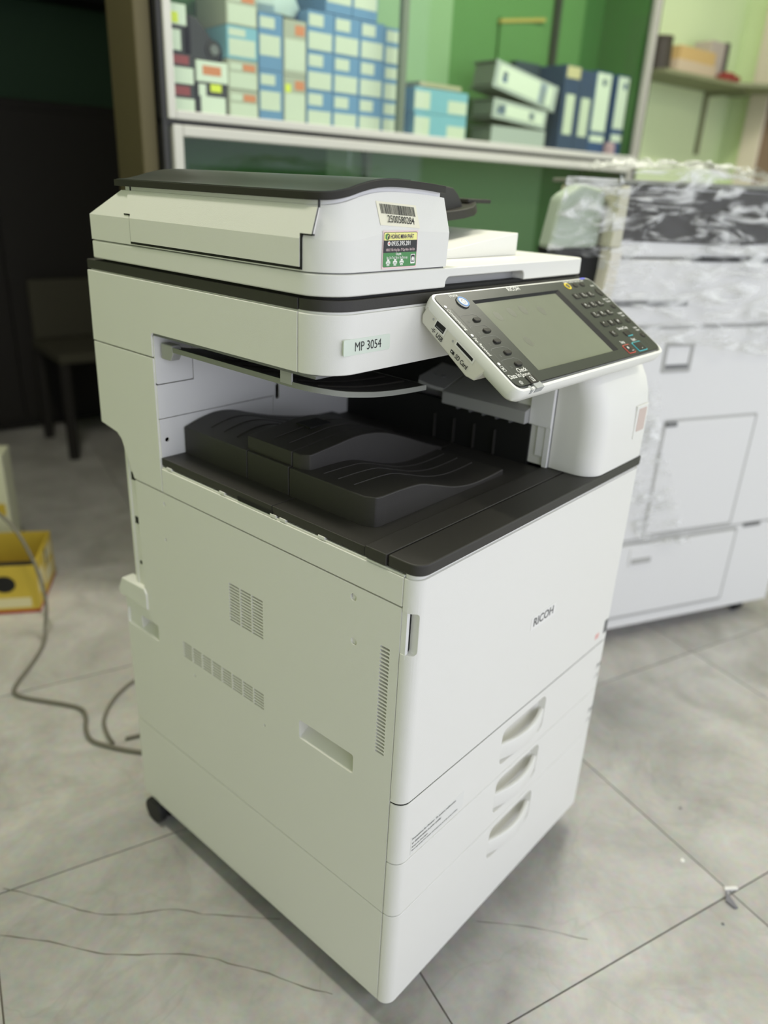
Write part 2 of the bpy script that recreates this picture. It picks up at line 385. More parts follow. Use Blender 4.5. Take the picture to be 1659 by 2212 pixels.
# maker's plate on the door
t = MB().prism(rrect(.281, .352, .531, .5535, .002), 'y', -.0006, .001); t.mi = 1
t.text('RICOH', .0195, (.3165, -.0006, .5425), (1, 0, 0), (0, 0, 1), align='CENTER', bold=.0004, sx=.98)
cfin('maker_plate', t, [mat('plate_white', (236, 235, 230), .35), TXG])
t = MB().box(.0265, .1475, -.0004, .001, .287, .319); t.mi = 1
for s, z, sz, x in (('Precautions for Printing  To avoid a malfunction', .3145, .0052, .0285), ('or deterioration in print quality', .3070, .0052, .0285),
                    ('Always use clean paper.', .3000, .0038, .0285), ('Use an appropriate form of paper and transparency set to the correct condition.', .2940, .0033, .0285)):
    t.text(s, sz, (x, -.0004, z), (1, 0, 0), (0, 0, 1), bold=.0001, sx=.98)
cfin('caution_label', t, [mat('caution_white', (228, 228, 222), .42), TXG])

# ---- left flank
def slots(y0, y1, z0, z1, nc, nr, gy, gz):
    o = []; dy = (y1-y0)/nc; dz = (z1-z0)/nr
    for i in range(nc):
        for j in range(nr):
            o.append([(y0+i*dy+gy/2, z0+j*dz+gz/2), (y0+(i+1)*dy-gy/2, z0+j*dz+gz/2), (y0+(i+1)*dy-gy/2, z0+(j+1)*dz-gz/2), (y0+i*dy+gy/2, z0+(j+1)*dz-gz/2)])
    return o
circ = lambda y, z, r, n=14: [(y+r*math.cos(2*math.pi*k/n), z+r*math.sin(2*math.pi*k/n)) for k in range(n)]
v1 = slots(.267, .344, .5195, .5845, 3, 13, .0016, .0018)
v2 = slots(.268, .471, .3955, .4255, 8, 6, .0022, .0016)
v3 = [rrect(.0345, .0500, .4525+i*.00545, .4525+i*.00545+.0034, .0016, 3) for i in range(30)]
hp = rrect(.087, .1925, .3905, .4225, .004, 3)
hr_ = rrect(.541, .6345, .3905, .4225, .004, 3)
scr = [circ(.0965, .6605, .0052), circ(.0935, .5985, .0052), circ(.4955, .6595, .0036), circ(.498, .598, .0036), circ(.442, .371, .0028), circ(.2685, .3692, .0028)]
outl = [(.0207, .1835), (.6365, .1835), (.6365, .44), (.6365, .468), (.5735, .474), (.5735, .6765), (.0207, .6765)]
cfin('side_panel', MB().plate(outl, v1+v2+v3+[hp, hr_]+scr, 'x', 0, .0045), WH, ang=25)
lw = MB().box(.0105, .013, .255, .48, .385, .60).box(.003, .0085, .085, .10, .59, .67).box(.003, .0085, .4845, .51, .36, .668).box(.003, .0085, .43, .454, .36, .383).box(.003, .0085, .26, .28, .36, .38)
cfin('vent_backing', lw, WH, label='white plate behind the vent slots')['kind'] = 'stuff'
for (a, b) in ((.0865, .193), (.5405, .635)):
    k = MB(); f = [(.0015, a, .3900), (.0015, b, .3900), (.0015, b, .4230), (.0015, a, .4230), (.045, a, .4135), (.045, b, .4135), (.045, b, .4230), (.045, a, .4230)]
    k.faces(f, [(0, 1, 5, 4), (4, 5, 6, 7), (0, 4, 7, 3), (1, 2, 6, 5), (3, 7, 6, 2)]); cfin('grip_recess', k, WH)
cfin('side_base_panel', MB().box(0, .0045, .0207, .6365, .0115, .1815), WH, bevel=.0008)
cfin('side_base_lip', MB().box(.0006, .0045, .0207, .6365, 0, .0108), WH, bevel=.0006)
cfin('side_top_strip', MB().box(0, .0045, .0207, .4965, .6785, .7165).box(.0018, .006, .0207, .4965, .7165, .7195), WH, bevel=.0008)
for y in (.352, .245, .2265, .155, .478):
    cfin('clip_tab', MB().box(.0006, .005, y-.006, y+.006, .7185, .7225), WH, bevel=.0005)
cfin('right_panel', MB().box(.582, W, .0207, .60, 0, .7165), WH, bevel=.001)
cfin('rear_panel', MB().box(.004, .583, .597, .602, 0, .7165).box(.004, .583, .60, .636, 0, .44), WH, bevel=.001)
# ledge and connector strip at the rear
cfin('rear_ledge', MB().prism([(.566, .442), (.651, .442), (.653, .454), (.640, .478), (.572, .482), (.566, .474)], 'x', -.003, .02), WH, bevel=.002)
cs = cfin('connector_strip', MB().box(.006, .02, .5745, .607, .478, .745), WH)
for z, s in ((.702, .0065), (.678, .0065), (.601, .006), (.524, .003)):
    fin('socket', MB().box(.0052, .008, .586-s, .586+s, z-s, z+s), BLK, parent=cs)
# rear column and scanner flank
rc = [(.4985, .6785), (.4985, .8828), (.6575, .8828), (.6595, .753), (.614, .7455), (.603, .737), (.592, .712), (.5755, .6785)]
cfin('rear_column', MB().prism(rc, 'x', 0, .585), WH, bevel=.0012)
sp = [(.1988, .9188), (.1988, .9882), (.6555, .9882), (.6578, .8845), (.4988, .8845), (.4988, .9145), (.4960, .9188)]
cfin('scanner_side_panel', MB().prism(sp, 'x', 0, .005), WH, bevel=.0008)
cfin('scanner_housing', MB().box(.004, .583, .50, .654, .8845, .9185).box(.004, .583, .19, .654, .9185, .993), BLK)
cfin('scanner_underside', MB().box(.003, .584, .17, .50, .9150, .9185), GREYD)
def fplan(x0, x1, y0, yb, r=.046, rr=.02, d=0):
    return [(x0+d, yb)] + arc(x0+r, y0+r, r-d, 180, 270, 12) + arc(x1-rr, y0+rr, rr-d, 270, 360, 6) + [(x1-d, yb)]
cfin('scanner_front_cover', MB().prism(fplan(0, .585, .149, .1974), 'z', .9188, .9878), WH, bevel=.0014)
cfin('scanner_rim', MB().prism(fplan(0, .585, .149, .1974, d=.0012), 'z', .9905, 1.0035), DK, bevel=.0014, label='charcoal band at the front of the scanner')
cfin('scanner_rim', MB().box(.0008, .584, .1988, .6560, .9900, 1.0035), DK, bevel=.0014, label='charcoal band along the scanner side')
cfin('rim_shadow_gap', MB().prism(fplan(0, .585, .149, .62, d=.008), 'z', .9870, 1.0075), BLK)
cfin('scanner_base_step', MB().prism(fplan(0, .585, .149, .65, d=.0035), 'z', .9875, .9910), WH)
# model plate
t = MB().prism(rrect(.0255, .1055, .942, .9605, .002), 'y', .1484, .150); t.mi = 1
t.text('MP 3054', .0152, (.0665, .1484, .9507), (1, 0, 0), (0, 0, 1), align='CENTER', sx=.86, bold=0)
cfin('model_plate', t, [LABG, TXK])

# ---- document feeder
DF = cfin('document_feeder', MB().prism(fplan(0, .585, .1515, .634, .046, .02), 'z', 1.0068, 1.0312), WH, bevel=.0022)
cut(DF, MB().prism(rrect(.2135, .402, .985, 1.0195, .008), 'y', .13, .178))
fin('lift_recess', MB().prism(rrect(.214, .4015, .9965, 1.019, .0075), 'y', .172, .177), GREYP, parent=DF)
HT = [(0, 1.1005), (.020, 1.1015), (.038, 1.105), (.061, 1.111), (.085, 1.1155), (.11, 1.1172), (.14, 1.117), (.18, 1.1153), (.213, 1.1128)]
def fx(d, x1, n=16):             # x samples with the front left corner; gives (x, y0) pairs
    r = .046; o = []
    for k in range(13):
        a = R(180+90*k/12); o.append((r+(r-d)*math.cos(a), .1535+r+(r-d)*math.sin(a)))
    for k in range(1, n+1): o.append((r+(x1-r)*k/n, .1535+d))
    return o
def slab(d, x1, yb, lo, hi):     # a slab that follows the hump
    P = fx(d, x1); k = MB(); n = len(P)
    V = [(x, y, lo(x)) for x, y in P]+[(x, y, hi(x)) for x, y in P]+[(x, yb, lo(x)) for x, y in P]+[(x, yb, hi(x)) for x, y in P]; F = []
    for i in range(n-1):
        F += [(i, i+1, n+i+1, n+i), (n+i, n+i+1, 3*n+i+1, 3*n+i), (2*n+i, 3*n+i, 3*n+i+1, 2*n+i+1), (i, 2*n+i, 2*n+i+1, i+1)]
    F += [(0, n, 3*n, 2*n), (n-1, 2*n+n-1, 3*n+n-1, n+n-1)]
    return k.faces(V, F)
# shell: three levels of one outline
def shell_ring(d, z, yb, x1):
    P = fx(d, x1); return [(x, y, z(x)) for x, y in P] + [(x1, yb, z(x1)), (d, yb, z(d))]
cz = lambda x: sm(x, [(0, 1.0665), (.045, 1.0668), (.09, 1.0735), (.13, 1.0755), (.213, 1.0735)])
hz = lambda x: sm(x, HT)
shell = MB().loft([shell_ring(0, lambda x: 1.0328, .633, .2135), shell_ring(.0, cz, .633, .2155), shell_ring(.0105, lambda x: hz(x), .562, .2135)])
fin('feeder_shell', shell, WH, parent=DF, ang=10)
fin('feeder_neck', slab(.0135, .2085, .556, lambda x: hz(x)-.002, lambda x: hz(x)+.0068), WH2, parent=DF)
fin('feeder_lid', slab(.0065, .2110, .572, lambda x: hz(x)+.0052, lambda x: hz(x)+.0132), DKS, parent=DF, bevel=.0018, ang=40)
fin('lid_rear_flap', slab(.0085, .1450, .568, lambda x: hz(x)+.0120, lambda x: hz(x)+.0142), mat('lid_teal_reflection', (54, 57, 53), .36, 0, 1, .3), parent=DF)  # teal reflection on the lid put into this flap's colour
# side cover of the feeder, proud of the shell, bent along the crease
def leaf(y0, y1, ya, yb2, z0, zt):
    P = lambda y, z, t: (-(.0012) + t + max(0, z-1.0668)*.315, y, z)
    L = [(y0, z0), (y1, z0), (y1, 1.0715), (yb2, 1.0715), (yb2, zt), (ya, zt), (ya, 1.0725), (y0, 1.0725)]
    return L
k = MB()
for (a, b, z0, z1) in ((.1935, .5285, 1.0372, 1.0668), (.1935, .5285, 1.0668, 1.0722), (.1765, .5425, 1.0722, 1.0992)):
    X = lambda z: -.0014+max(0, z-1.0668)*.315
    k.faces([(X(z0), a, z0), (X(z0), b, z0), (X(z1), b, z1), (X(z1), a, z1), (X(z0)+.004, a, z0), (X(z0)+.004, b, z0), (X(z1)+.004, b, z1), (X(z1)+.004, a, z1)],
            [(0, 1, 2, 3), (4, 7, 6, 5), (0, 4, 5, 1), (2, 6, 7, 3), (0, 3, 7, 4), (1, 5, 6, 2)])
fin('feeder_side_cover', k, WH, parent=DF)
k = MB().box(-.0009, .003, .1915, .5300, 1.0342, 1.0374).box(-.0006, .003, .1910, .1937, 1.0342, 1.0722).box(-.0006, .003, .5282, .5302, 1.0342, 1.0722)
k.box(.0006, .004, .1752, .1937, 1.0705, 1.0723).box(.0006, .004, .5285, .5440, 1.0705, 1.0722)
k.faces([(.0008, .1748, 1.0722), (.0008, .1768, 1.0722), (.0095, .1768, 1.0992), (.0095, .1748, 1.0992)], [(0, 1, 2, 3)])
k.box(.0094, .012, .1755, .1765, 1.0990, 1.1075).box(.0120, .014, .5425, .5435, 1.099, 1.108)
fin('cover_gap', k, BLK, parent=DF)
fin('feeder_gap', MB().prism(fplan(0, .213, .1535, .63, .046, .002, d=.0025), 'z', 1.030, 1.0335), GREYD, parent=DF)
# output wedge, feed tray, fence
fin('output_slope', MB().prism([(.205, 1.0312), (.497, 1.0312), (.497, 1.0645)], 'y', .228, .60), WH, parent=DF, bevel=.0012)
tz = [(.20, 1.0855), (.36, 1.0865), (.42, 1.0905), (.46, 1.0965), (.50, 1.1045)]
k = MB(); rg = []
for i in range(13):
    x = .205+.295*i/12; z = sm(x, tz); y0 = .282+max(0, (x-.46))*.8
    rg.append([(x, y0, z-.009), (x, .56, z-.009), (x, .56, z+.004), (x, y0+.004, z+.004)])
fin('feed_tray', k.loft(rg), DKS, parent=DF, bevel=.0015)
fin('feed_tray_extension', MB().box(.47, .535, .31, .50, 1.1035, 1.1095), DKS, parent=DF, bevel=.0015)
fin('tray_mark', MB().faces([(.385, .305, 1.0928), (.43, .305, 1.0968), (.43, .33, 1.0968), (.385, .33, 1.0928)], [(0, 1, 2, 3)]), GREYP, parent=DF)
fin('paper_fence', MB().prism([(.205, 1.088), (.455, 1.091), (.450, 1.101), (.438, 1.115), (.424, 1.1245), (.40, 1.127), (.205, 1.129)], 'y', .306, .322), DK, parent=DF, bevel=.002)

# stickers on the feeder
FX, FYY = Vector((1, 0, 0)), Vector((0, 0, 1))
def fy(z, x): return .1535-.0006 + (max(0, z-cz(x))/(hz(x)-cz(x))*.0105 if z > cz(x) else 0)
def on_front(mb, pts, off=0):
    mb.faces([(u, fy(v, u)-off, v) for u, v in pts], [tuple(range(len(pts)))])
st = MB()
tl, tr_, br, bl = (.0845, 1.1075), (.154, 1.1035), (.157, 1.0785), (.0875, 1.0825)
q2 = lambda s, t: ((tl[0]*(1-s)+tr_[0]*s)*(1-t)+(bl[0]*(1-s)+br[0]*s)*t, (tl[1]*(1-s)+tr_[1]*s)*(1-t)+(bl[1]*(1-s)+br[1]*s)*t)
def quadpatch(mb, s0, s1, t0, t1, off):
    on_front(mb, [q2(s0, t0), q2(s1, t0), q2(s1, t1), q2(s0, t1)], off)
quadpatch(st, 0, 1, 0, 1, 0); st.mi = 1
s = .07; rnd = random.Random(3)
while s < .935:
    wd = rnd.choice((.008, .012, .018, .012)); quadpatch(st, s, min(s+wd, .94), .09, .50, .0003); s += wd+rnd.choice((.007, .010, .014))
ex_ = (Vector((tr_[0], 0, tr_[1]))-Vector((tl[0], 0, tl[1]))).normalized()
a = q2(.53, .72); nrm = Vector((0, .0105, .036)).normalized(); eyv = nrm
st.text('2500580284', .0112, (a[0], fy(a[1], a[0])-.0003, a[1]), ex_, eyv, align='CENTER', sx=.86, bold=.00008)
cfin('barcode_sticker', st, [PAPER, TXK])
st = MB(); Y = .1535-.0008
def rect(mi, x0, x1, z0, z1, off=0, r=0):
    st.mi = mi
    P = rrect(x0, x1, z0, z1, r) if r else [(x0, z0), (x1, z0), (x1, z1), (x0, z1)]
    st.faces([(u, Y-off, v) for u, v in P], [tuple(range(len(P)))])
rect(3, .0895, .1525, 1.0345, 1.0765)                       # backing, then the printed field
rect(2, .0908, .1512, 1.0365, 1.0750, .0001, .002); rect(0, .0914, .1506, 1.0368, 1.0744, .0002, .0018)
rect(2, .0908, .1512, 1.0525, 1.0660, .0003); rect(1, .0910, .1510, 1.0368, 1.0525, .0003, .0012)
st.mi = 1; st.faces([(x, Y-.0004, z) for x, z in ((.0935, 1.0722), (.0972, 1.0738), (.0972, 1.0662), (.0935, 1.068))], [(0, 1, 2, 3)])
st.mi = 2; st.faces([(x, Y-.0004, z) for x, z in ((.0976, 1.0736), (.1008, 1.0722), (.1008, 1.0682), (.0976, 1.0662))], [(0, 1, 2, 3)])
st.mi = 0; st.faces([(x, Y-.0005, z) for x, z in ((.0965, 1.0706), (.0988, 1.0722), (.0992, 1.0714), (.0972, 1.0698), (.0972, 1.068), (.0965, 1.068))], [tuple(range(6))])
def stx(mi, s, size, x, z, al='LEFT', sx=1, b=.0001): st.mi = mi; st.text(s, size, (x, Y-.0004, z), FX, FYY, align=al, sx=sx, bold=b)
stx(4, 'HOÀNG MINH PHÁT', .0066, .1022, 1.0698, sx=.68, b=.0001)
st.mi = 5; cc = circ(.1002, 1.0625, .0026, 16); st.faces([(u, Y-.0004, v) for u, v in cc], [tuple(range(16))])
st.mi = 6; cc = circ(.1002, 1.0625, .0013, 10); st.faces([(u, Y-.0005, v) for u, v in cc], [tuple(range(10))])
stx(5, '0935.395.391', .0070, .1040, 1.0623, sx=.93, b=.0001)
stx(7, '1005/12 Trần Hưng Đạo - TP Quy Nhơn - Bình Định', .0040, .1210, 1.0555, 'CENTER', .60, .00003)
stx(5, 'Chuyên', .0036, .1175, 1.0508, 'CENTER', .9); stx(5, 'Bán, Cho Thuê: Máy In, Máy Photocopy', .0042, .1155, 1.0468, 'CENTER', .56, .00003)
rect(5, .1405, .1488, 1.0392, 1.0500, .0004, .001); rect(2, .1414, .1479, 1.0412, 1.0492, .0005, .0004)
st.mi = 5; st.faces([(x, Y-.0006, z) for x, z in ((.1422, 1.0455), (.1447, 1.0478), (.1470, 1.0455), (.1470, 1.042), (.1455, 1.042), (.1455, 1.044), (.1435, 1.042), (.1426, 1.042))], [tuple(range(8))])
for x0 in (.0962, .1085, .1205):                             # three little machine pictures
    rect(5, x0, x0+.0075, 1.0402, 1.0430, .0004); rect(5, x0+.0014, x0+.0061, 1.0380, 1.0400, .0004); rect(5, x0+.0018, x0+.0057, 1.0432, 1.0452, .0004)
    rect(1, x0+.0012, x0+.0063, 1.0408, 1.0415, .0005); rect(1, x0+.0024, x0+.0052, 1.0386, 1.0391, .0005)
cfin('shop_sticker', st, [STY, STG, STB, STP, PURP, STW, RED, STP])

# ---- tray bay
bw = MB().plate([(.0665, .9150), (.0665, .8435), (.0025, .8435), (.0025, .7935), (.2215, .7935), (.2215, .733), (.405, .733), (.405, .9150)],
                [[(.2265, .787), (.2345, .787), (.2345, .811), (.2265, .811)]], 'y', .4965, .4985)
cfin('bay_back_wall', bw, WH2)
cfin('bay_back_wall', MB().prism(rrect(.0025, .0650, .8450, .9150, .003), 'y', .4965, .4985), WH2)
cfin('bay_back_wall', MB().plate([(.0025, .733), (.2203, .733), (.2203, .7923), (.0025, .7923)], [circ(.0135, .760, .0035)], 'y', .4965, .4985), WH2)
cfin('bay_back_seams', MB().box(.0025, .405, .4985, .50, .733, .917), GREYD)
cfin('bay_right_wall', MB().box(.401, .41, .11, .497, .733, .802), BLK)
cfin('exit_guide', MB().prism([(.386, .8005), (.402, .8005), (.46, .838), (.46, .842), (.386, .820)], 'y', .1125, .270), GREYP, bevel=.001, label='grey guide bar over the paper exit')
k = MB(); A_ = [(.392, .272, .8225), (.386, .300, .826), (.388, .322, .829), (.400, .330, .832), (.462, .330, .846), (.462, .272, .842)]
k.loft([[(x, y, z-.005) for x, y, z in A_], A_]); cfin('exit_hood', k, GREYP, label='pale grey hood at the far end of the guide bar')
for y in (.295, .312): cfin('hood_hole', MB().cyl((.42, y, .8345), (0, 0, 1), .004, .0012, 12), GREYD)
cfin('bay_inner_wall', MB().box(.462, .468, .08, .497, .80, .915), BLK)
for y in (.14, .165, .19, .215, .24):
    cfin('exit_finger', MB().box(.388, .402, y-.0015, y+.0015, .7965, .8006), GREYD)
for y in (.17, .21, .25, .29):
    cfin('exit_rib', MB().box(.395, .402, y-.0008, y+.0008, .736, .776), DK)
cfin('bay_pillar', MB().box(.398, .412, .074, .112, .80, .917).box(.400, .412, .074, .083, .737, .80).box(.402, .412, .083, .098, .752, .80), WH2, bevel=.0008)
cfin('bay_hanger', MB().box(.30, .33, .40, .45, .85, .915).box(.345, .365, .40, .47, .835, .86), WH2, bevel=.001)
# charcoal top plates
tp = lambda d=0: [(d, .0455)] + arc(.0185, .0155, .0185-d, 180, 270, 8) + arc(W-.0185, .0155, .0185-d, 270, 360, 8) + [(W-d, .0455)]
cfin('top_plate', MB().prism(tp(), 'z', .7222, .7372), DK, bevel=.0026, seg=3, label='charcoal front edge of the top')
cfin('top_plate', MB().box(-.001, .587, .0472, .0810, .7215, .7370), DK, bevel=.0016, label='charcoal strip behind the front edge')
cfin('tray_floor', MB().box(.002, .405, .0835, .248, .7215, .7335), DK, bevel=.0012)
cfin('tray_floor', MB().box(.002, .405, .2490, .497, .7215, .7335), DK, bevel=.0012)
cfin('tray_slot', MB().box(.0012, .004, .246, .318, .7205, .7262), BLK)
# the wave-shaped output tray: three blocks side by side
def wave(y0, y1, T, name, r0=0, x0=.042, rib=()):
    k = MB(); n = 36; x1 = T[-1][0]; rg = []
    for i in range(n+1):
        x = x0+(x1-x0)*i/n; z = sm(x, T)
        dy = r0-math.sqrt(max(0, r0*r0-(r0-(x-x0))**2)) if r0 and x-x0 < r0 else 0
        rg.append([(x, y0+dy, .732), (x, y1, .732), (x, y1, z), (x, y0+dy, z)])
    k.loft(rg); o = cfin(name, k, DK, bevel=.0022, seg=3, ang=40)
    for ry in rib:
        k = MB()
        for i in range(n-2):
            xa, xb = [x0+.018+(x1-x0-.03)*(i+j)/(n-2) for j in (0, 1)]
            za, zb = sm(xa, T), sm(xb, T)
            k.faces([(xa, ry-.0012, za-.0004), (xb, ry-.0012, zb-.0004), (xb, ry, zb+.0010), (xa, ry, za+.0010), (xa, ry+.0012, za-.0004), (xb, ry+.0012, zb-.0004)],
                    [(0, 1, 2, 3), (3, 2, 5, 4)])
        fin('tray_rib', k, DK, parent=o, ang=80)
    return o
wave(.108, .2595, [(.042, .7738), (.07, .7738), (.10, .7733), (.135, .7705), (.17, .760), (.21, .7475), (.25, .7405), (.29, .7398), (.335, .7425)], 'output_tray', .016, rib=(.158, .186, .212))
wave(.2605, .3465, [(.042, .7745), (.08, .777), (.12, .780), (.16, .774), (.20, .762), (.26, .744), (.34, .7425)], 'output_tray')
wave(.3475, .494, [(.042, .7745), (.07, .783), (.10, .788), (.13, .786), (.17, .774), (.22, .76), (.30, .745), (.36, .742)], 'output_tray', rib=(.39, .42, .45))
wave(.232, .2595, [(.048, .7945), (.10, .7995), (.15, .8035), (.20, .797), (.25, .780), (.30, .760), (.345, .744)], 'tray_paddle', .012, .048)
wave(.2605, .352, [(.048, .7945), (.10, .7995), (.15, .8035), (.20, .797), (.25, .780), (.30, .760), (.345, .744)], 'tray_paddle', 0, .048, rib=(.285, .315))
cfin('paddle_slot', MB().box(.12, .16, .30, .33, .7995, .8043), BLK)
# upper bin tray below the scanner
BZ = [(.010, .9015), (.03, .8975), (.06, .8915), (.12, .8825), (.20, .8775), (.25, .8775)]
k = MB(); rg = []; edge = []
for i in range(19):
    x = .012+.198*(i/18)**1.6; z = sm(x, BZ)
    dy = .05-math.sqrt(max(0, .05**2-(.05-(x-.012))**2)) if x < .062 else 0
    edge.append((x-.0012, .1675+dy, z)); rg.append([(x, .168+dy, z-.0055), (x, .49, z-.0055), (x, .49, z), (x, .168+dy, z)])
bt = cfin('bin_tray', k.loft(rg), DK, bevel=.001)
edge = [(.0108, .490, .9015)] + edge
fin('bin_tray_edge', MB().loft([[(x, y, z-.0062), (x+.0016, y+.0016, z-.0062), (x+.0016, y+.0016, z+.0006), (x, y, z+.0006)] for x, y, z in edge]), mat('tray_edge_grey', (134, 136, 126), .5), parent=bt)
for ry in (.20, .235, .27, .305, .34, .38):
    k = MB()
    for i in range(8):
        xa, xb = .035+.165*i/8, .035+.165*(i+1)/8; f = lambda x: sm(x, BZ)
        k.faces([(xa, ry-.0014, f(xa)), (xb, ry-.0014, f(xb)), (xb, ry, f(xb)+.0016), (xa, ry, f(xa)+.0016), (xa, ry+.0014, f(xa)), (xb, ry+.0014, f(xb))], [(0, 1, 2, 3), (3, 2, 5, 4)])
    fin('tray_rib', k, DKS, parent=bt)
cfin('bin_tray_bracket', MB().box(.010, .0125, .219, .239, .898, .917), GREYP)
cfin('bin_tray_clip', MB().prism([(.47, .882), (.492, .882), (.492, .9045), (.465, .9045), (.463, .893)], 'x', .010, .026), GREYP, bevel=.002)
# ---- front right column, leaning back at the top
k = MB(); rg = []
for z, yo in ((.7375, 0), (.79, 0), (.82, .001), (.845, .005), (.865, .012), (.882, .022), (.897, .036), (.908, .052), (.915, .075)):
    y0 = yo-.0005; r = .032
    P = [(.4055, .14)] + [(u, v) for u, v in arc(.4055+r, y0+r, r, 180, 270, 8)] + arc(W-.02, y0+.02, .02, 270, 360, 6) + [(W, .14)]
    rg.append([(u, min(v, .139+.001*(u > .5)), z) for u, v in P])
cfin('front_column', k.loft(rg), WH, bevel=.0008, ang=50)
cfin('column_body', MB().box(.47, .582, .082, .60, .715, .915), WH2)
cfin('column_shadow_gap', MB().box(.4045, .4065, .073, .0765, .738, .915), TXG)
k = MB().prism(rrect(.527, .568, .775, .828, .003), 'y', -.0016, .001); k.mi = 1; k.prism(rrect(.534, .562, .786, .823, .002), 'y', -.002, .001)
cfin('status_window', k, [WH, PINK])
# ---- casters
for x, y, s in ((.016, .600, 1), (.571, .600, 1), (.05, .06, 0), (.545, .06, 0)):
    c = cfin('caster', MB().cyl((x, y, -.004), (0, 0, 1), .020, .006).box(x-.017, x+.017, y-.016, y+.016, -.024, -.003), RUB, bevel=.002)
    for dx in (-.0125, .0125):
        fin('wheel', MB().cyl((x+dx-.0085, y+.006, -FZ+.0262), (1, 0, 0), .0262, .017, 24), RUB, parent=c, bevel=.003)

# ---- control panel, in its own tilted frame: x along, y up the face, z out of it
PT = R(32.74)
PW, PH = .412, .174
hs = MB()
pl_out = rrect(0, PW, -PH, 0, .0135, 6)
ins = lambda d, dz: [(u, v, dz) for u, v in rrect(d, PW-d, -PH+d, -d, .0135-d*.5, 6)]
hs.loft([ins(.006, -.022), ins(.001, -.017), ins(0, -.010), ins(0, -.003), ins(.0012, 0), ins(.0046, .0002), ins(.0052, -.006)], (1, 1))
CTL = cfin('control_panel', hs, RIM, loc=(.161, .14, 1.0034), rot=(PT, 0, R(-.5)), ang=40)
def pf(name, mb, m, **k): return fin(name, mb, m, parent=CTL, **k)
pf('panel_face', MB().plate(rrect(.0048, PW-.0055, -PH+.0085, -.0042, .0105, 6), [[(.0715, -.1500), (.2885, -.1500), (.2885, -.0205), (.0715, -.0205)]], 'z', -.001, .0012), PANELBLK)
k = MB(); a = [(.0715, -.15), (.2885, -.15), (.2885, -.0205), (.0715, -.0205)]; b = [(.0725, -.1485), (.2790, -.1485), (.2790, -.0240), (.0745, -.0240)]
k.loft([[(u, v, .0011) for u, v in a], [(u, v, -.0022) for u, v in b]], (0, 0)); pf('screen_bezel', k, BLK)
pf('screen', MB().box(.0700, .2800, -.1490, -.0230, -.004, -.0020), LCD)
SMG = mat('screen_smudge', (104, 106, 93), .45)
for sx_, sy_ in ((.10, .05), (.135, .047), (.165, .046), (.205, .052), (.112, .10)):
    k = MB().faces([(sx_+.007*math.cos(t*.52), -sy_+.009*math.sin(t*.52), -.0019) for t in range(12)], [tuple(range(12))])
    pf('fingerprint', k, SMG)
# pod with the card slots under the left end
pod = MB().prism([(-.0085, -.006), (-.0085, -.0245), (-.014, -.0325), (-.105, -.0385), (-.117, -.0345), (-.1235, -.012), (-.1235, -.006)], 'x', .0004, .055)
pf('port_pod', pod, mat('pod_grey_white', (214, 212, 198), .45), bevel=.0022)
sl = MB(); sl.mi = 0
pX = lambda L, x=.0003, h=.0003: [(x, -v, -d) for v, d in L]
def pq(mi, L, x): sl.mi = mi; sl.faces([(x, -v, -d) for v, d in L], [tuple(range(len(L)))])
pq(1, [(.0300, .0122), (.0495, .0108), (.0505, .0228), (.0310, .0235)], .0001); pq(0, [(.0318, .0138), (.0475, .0122), (.0482, .0212), (.0325, .0220)], -.0001)
pq(1, [(.0685, .0120), (.1030, .0114), (.1035, .0195), (.0690, .0195)], .0001); pq(0, [(.0705, .0137), (.1005, .0134), (.1015, .0172), (.0712, .0172)], -.0001)
pq(2, [(.0262+.0017*math.cos(t*.6), .0165+.0017*math.sin(t*.6)) for t in range(10)], -.0001); pq(2, [(.0648+.0017*math.cos(t*.6), .0175+.0017*math.sin(t*.6)) for t in range(10)], -.0001)
pq(3, [(.034, .0195), (.0465, .0185), (.0468, .0198), (.0343, .0208)], -.0002)
sl.mi = 4; sl.text('USB', .0080, (0, -.0405, -.0280), (0, -1, 0), (0, .03, 1), .0004, bold=.00015, sx=.86)
sl.text('SD Card', .0080, (0, -.0785, -.0285), (0, -1, 0), (0, .03, 1), .0004, bold=.00015, sx=.80)
pq(4, [(.0305, .0268), (.0380, .0268), (.0380, .0276), (.0305, .0276)], -.0004); pq(4, [(.0335, .0250), (.0360, .0245), (.0360, .0252), (.0330, .0262)], -.0004); pq(4, [(.0335, .0290), (.0360, .0296), (.0360, .0290), (.0330, .0280)], -.0004)
pq(4, [(.069, .0262), (.0755, .0262), (.0765, .0302), (.070, .0302)], -.0004); pq(1, [(.0705, .0275), (.0725, .0275), (.0725, .0288), (.0705, .0288)], -.0005)
pf('card_ports', sl, [BLK, WH, GREYP, GREYD, TXK], label='USB and card slots with black lettering')
